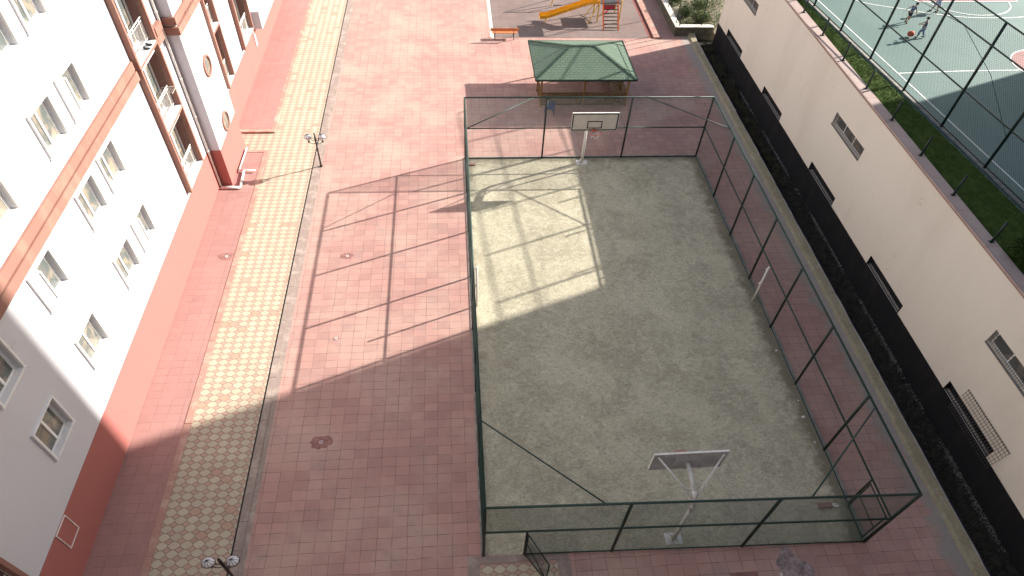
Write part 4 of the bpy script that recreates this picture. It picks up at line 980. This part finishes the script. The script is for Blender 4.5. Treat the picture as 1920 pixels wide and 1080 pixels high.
# ------------------------------------------------------------------ people
def skin_obj(name,nodes,edges,mat,parent,lvl=2):
    me=bpy.data.meshes.new(name); me.from_pydata([n[0] for n in nodes],edges,[]); me.materials.append(mat)
    o=bpy.data.objects.new(name,me); COL.objects.link(o)
    if parent: o.parent=parent
    sk=o.modifiers.new('skin','SKIN'); sk.use_smooth_shade=True
    for i,n in enumerate(nodes):
        v=me.skin_vertices[0].data[i]; v.radius=(n[1],n[2] if len(n)>2 else n[1]); v.use_root=(i==0)
    ss=o.modifiers.new('sub','SUBSURF'); ss.levels=lvl; ss.render_levels=lvl
    return o
def person(loc,face,h,label,pose,top,bottom,girl=False):
    """face = heading angle (radians) of the chest; local frame: +x forward, +y left"""
    k=h/1.30
    root=thing('person',loc,label,'person'); root.rotation_euler=(0,0,face)
    P={kk:Vector(v)*k for kk,v in pose.items()}
    nodes=[];edges=[];ix={}
    def nd(name,p,r1,r2=None): ix[name]=len(nodes); nodes.append((tuple(p),r1*k,(r2 or r1)*k)); return ix[name]
    def ch(*names):
        for a,b_ in zip(names[:-1],names[1:]): edges.append((ix[a],ix[b_]))
    nd('pel',P['pel'],.10,.085); nd('waist',P['pel'].lerp(P['chest'],.5),.085,.07); nd('chest',P['chest'],.10,.075); nd('neck0',P['neck'],.045); nd('neck',P['neck']+(P['head']-P['neck'])*.45,.038)
    nd('head',P['head'],.085,.075); nd('crown',P['head']+Vector((0,0,.055))*k,.065)
    ch('pel','waist','chest','neck0','neck','head','crown')
    for s_ in ('l','r'):
        sg=1 if s_=='l' else -1
        nd('sh'+s_,P['neck']+Vector((0,sg*.115,-.02))*k,.042); nd('el'+s_,P['el'+s_],.03); nd('wr'+s_,P['wr'+s_],.021)
        dv=(P['wr'+s_]-P['el'+s_]).normalized(); nd('pa'+s_,P['wr'+s_]+dv*.045*k,.026,.015)
        ch('chest','sh'+s_,'el'+s_,'wr'+s_,'pa'+s_)
        side=dv.cross(Vector((0,0,1)));
        if side.length<.1: side=Vector((1,0,0))
        side.normalize()
        for i,(off,ln) in enumerate(((-.02,.045),(-.007,.055),(.007,.052),(.02,.042))):
            nd('f%s%d'%(s_,i),P['wr'+s_]+dv*(.06+ln)*k+side*off*k*1.3,.0075); edges.append((ix['pa'+s_],ix['f%s%d'%(s_,i)]))
        nd('th'+s_,P['wr'+s_]+dv*.05*k+side*.045*k,.009); edges.append((ix['wr'+s_],ix['th'+s_]))
        nd('hp'+s_,P['pel']+Vector((0,sg*.065,-.04))*k,.075); nd('kn'+s_,P['kn'+s_],.05); nd('an'+s_,P['an'+s_],.03); nd('to'+s_,P['an'+s_]+Vector((.12,0,-.035))*k,.025)
        ch('pel','hp'+s_,'kn'+s_,'an'+s_,'to'+s_)
    skin_obj('body',nodes,edges,M['skin'],root,1)
    # hair cap
    m=MB(); hd=P['head']; m.ell((hd.x-.012*k,hd.y,hd.z+.035*k),.096*k,.088*k,.085*k,14,8,0,.62); 
    if girl: m.ell((hd.x-.07*k,hd.y,hd.z-.06*k),.05*k,.075*k,.14*k,10,6)
    ho=m.build('hair',M['hair'],None,True); ho.parent=root
    # nose and ears as small face details
    m=MB(); m.ell((hd.x+.088*k,hd.y,hd.z-.01*k),.016*k,.012*k,.018*k,6,4); m.ell((hd.x,hd.y+.08*k,hd.z-.005*k),.02*k,.012*k,.025*k,6,4); m.ell((hd.x,hd.y-.08*k,hd.z-.005*k),.02*k,.012*k,.025*k,6,4); fo=m.build('face',M['skin'],None,True); fo.parent=root
    m=MB()
    for sg in (1,-1): m.ell((hd.x+.076*k,hd.y+sg*.03*k,hd.z+.012*k),.010*k,.012*k,.008*k,6,4)
    eo=m.build('eyes',M['hair'],None,True); eo.parent=root
    # top
    n2=[(tuple(P['pel']),.118*k,.10*k),(tuple(P['pel'].lerp(P['chest'],.5)),.105*k,.088*k),(tuple(P['chest']),.118*k,.092*k),(tuple(P['neck']+Vector((0,0,-.03))*k),.06*k,.055*k)]; e2=[(0,1),(1,2),(2,3)]
    for s_,sg in (('l',1),('r',-1)):
        a=P['neck']+Vector((0,sg*.12,-.025))*k; n2.append((tuple(a),.052*k,.052*k)); n2.append((tuple(a.lerp(P['el'+s_],.45)),.05*k,.05*k)); i=len(n2)-2; e2+=[(2,i),(i,i+1)]
    skin_obj('shirt',n2,e2,top,root,1)
    if girl:
        m=MB(); c=P['pel']; n=16; rr=[(.11,.03),(.15,-.06),(.20,-.2),(.215,-.24)]; prev=None
        for r_,dz in rr:
            cur=[(c.x+r_*k*math.cos(2*math.pi*i/n)*(1+.05*math.sin(5*i)),c.y+r_*k*math.sin(2*math.pi*i/n)*(1+.05*math.cos(4*i)),c.z+dz*k) for i in range(n)]
            if prev:
                for i in range(n): m.quad(prev[i],prev[(i+1)%n],cur[(i+1)%n],cur[i])
            prev=cur
        o=m.build('skirt',bottom,None,True); o.parent=root
    else:
        long_=pose.get('long',False)
        n3=[(tuple(P['pel']+Vector((0,0,.02))*k),.12*k,.105*k)]; e3=[]
        for s_,sg in (('l',1),('r',-1)):
            hp=P['pel']+Vector((0,sg*.068,-.05))*k; i=len(n3); n3.append((tuple(hp),.092*k,.092*k)); n3.append((tuple(hp.lerp(P['kn'+s_],.85)),.075*k,.075*k)); e3+=[(0,i),(i,i+1)]
            if bottom==M['denim']:
                n3.append((tuple(P['kn'+s_]),.066*k,.066*k)); n3.append((tuple(P['kn'+s_].lerp(P['an'+s_],.85)),.055*k,.055*k)); e3+=[(i+1,i+2),(i+2,i+3)]
        skin_obj('trousers' if bottom==M['denim'] else 'shorts',n3,e3,bottom,root,1)
    for s_ in ('l','r'):
        m=MB(); a=P['an'+s_]; m.ell((a.x+.05*k,a.y,a.z-.03*k),.115*k,.045*k,.04*k,10,6); o=m.build('shoe',M['shoe'],None,True); o.parent=root
    return root
base=dict(pel=(0,0,.68),chest=(.02,0,.93),neck=(.03,0,1.04),head=(.05,0,1.19),ell=(.0,.2,.86),elr=(.0,-.2,.86),wrl=(.06,.24,.68),wrr=(.05,-.24,.68),knl=(.05,.08,.38),knr=(.03,-.08,.38),anl=(0,.09,.07),anr=(0,-.09,.07))
pA=dict(base); pA.update(chest=(.10,0,.90),neck=(.14,0,1.0),head=(.2,0,1.14),ell=(.0,.24,.85),wrl=(-.14,.27,.72),elr=(.14,-.22,.82),wrr=(.22,-.24,.66),knl=(.12,.09,.38),anl=(.02,.10,.07),knr=(.02,-.1,.38),anr=(-.1,-.12,.07))
pB=dict(base); pB.update(chest=(.04,0,.93),head=(.08,0,1.18),ell=(.14,.2,.88),wrl=(.34,.14,.80),elr=(.1,-.2,.86),wrr=(.3,-.12,.78),knl=(.16,.09,.40),anl=(.16,.11,.07),knr=(-.05,-.09,.37),anr=(-.22,-.1,.10))
pC=dict(base); pC.update(knl=(.06,.1,.40),anl=(.12,.13,.07),knr=(.0,-.1,.38),anr=(-.1,-.11,.07))
person((*mp(24.65,25.62),PC+.03),math.radians(15),1.2,'boy in a blue shirt and dark shorts leaning forward on the sports court',pA,M['tblue'],M['navy'])
person((*mp(24.52,23.85),PC+.03),math.radians(150),1.2,'boy in a petrol shirt and pale trousers stepping after the orange ball',pB,M['tblue2'],M['denim'])
person((*mp(27.0,26.9),PC+.03),math.radians(100),1.35,'girl in a pale lavender skirt whose upper body leaves the photo',pC,M['lav'],M['lav'],True)
b=MB(); BX,BY=mp(24.0,23.95); b.ell((BX,BY,PC+.22),.20,.155,.16,20,12)
g=b.build('basketball',M['ball'],smooth=True,org=(BX,BY,PC+.22)); tag(g,'orange basketball bouncing beside the boy in pale trousers','ball')
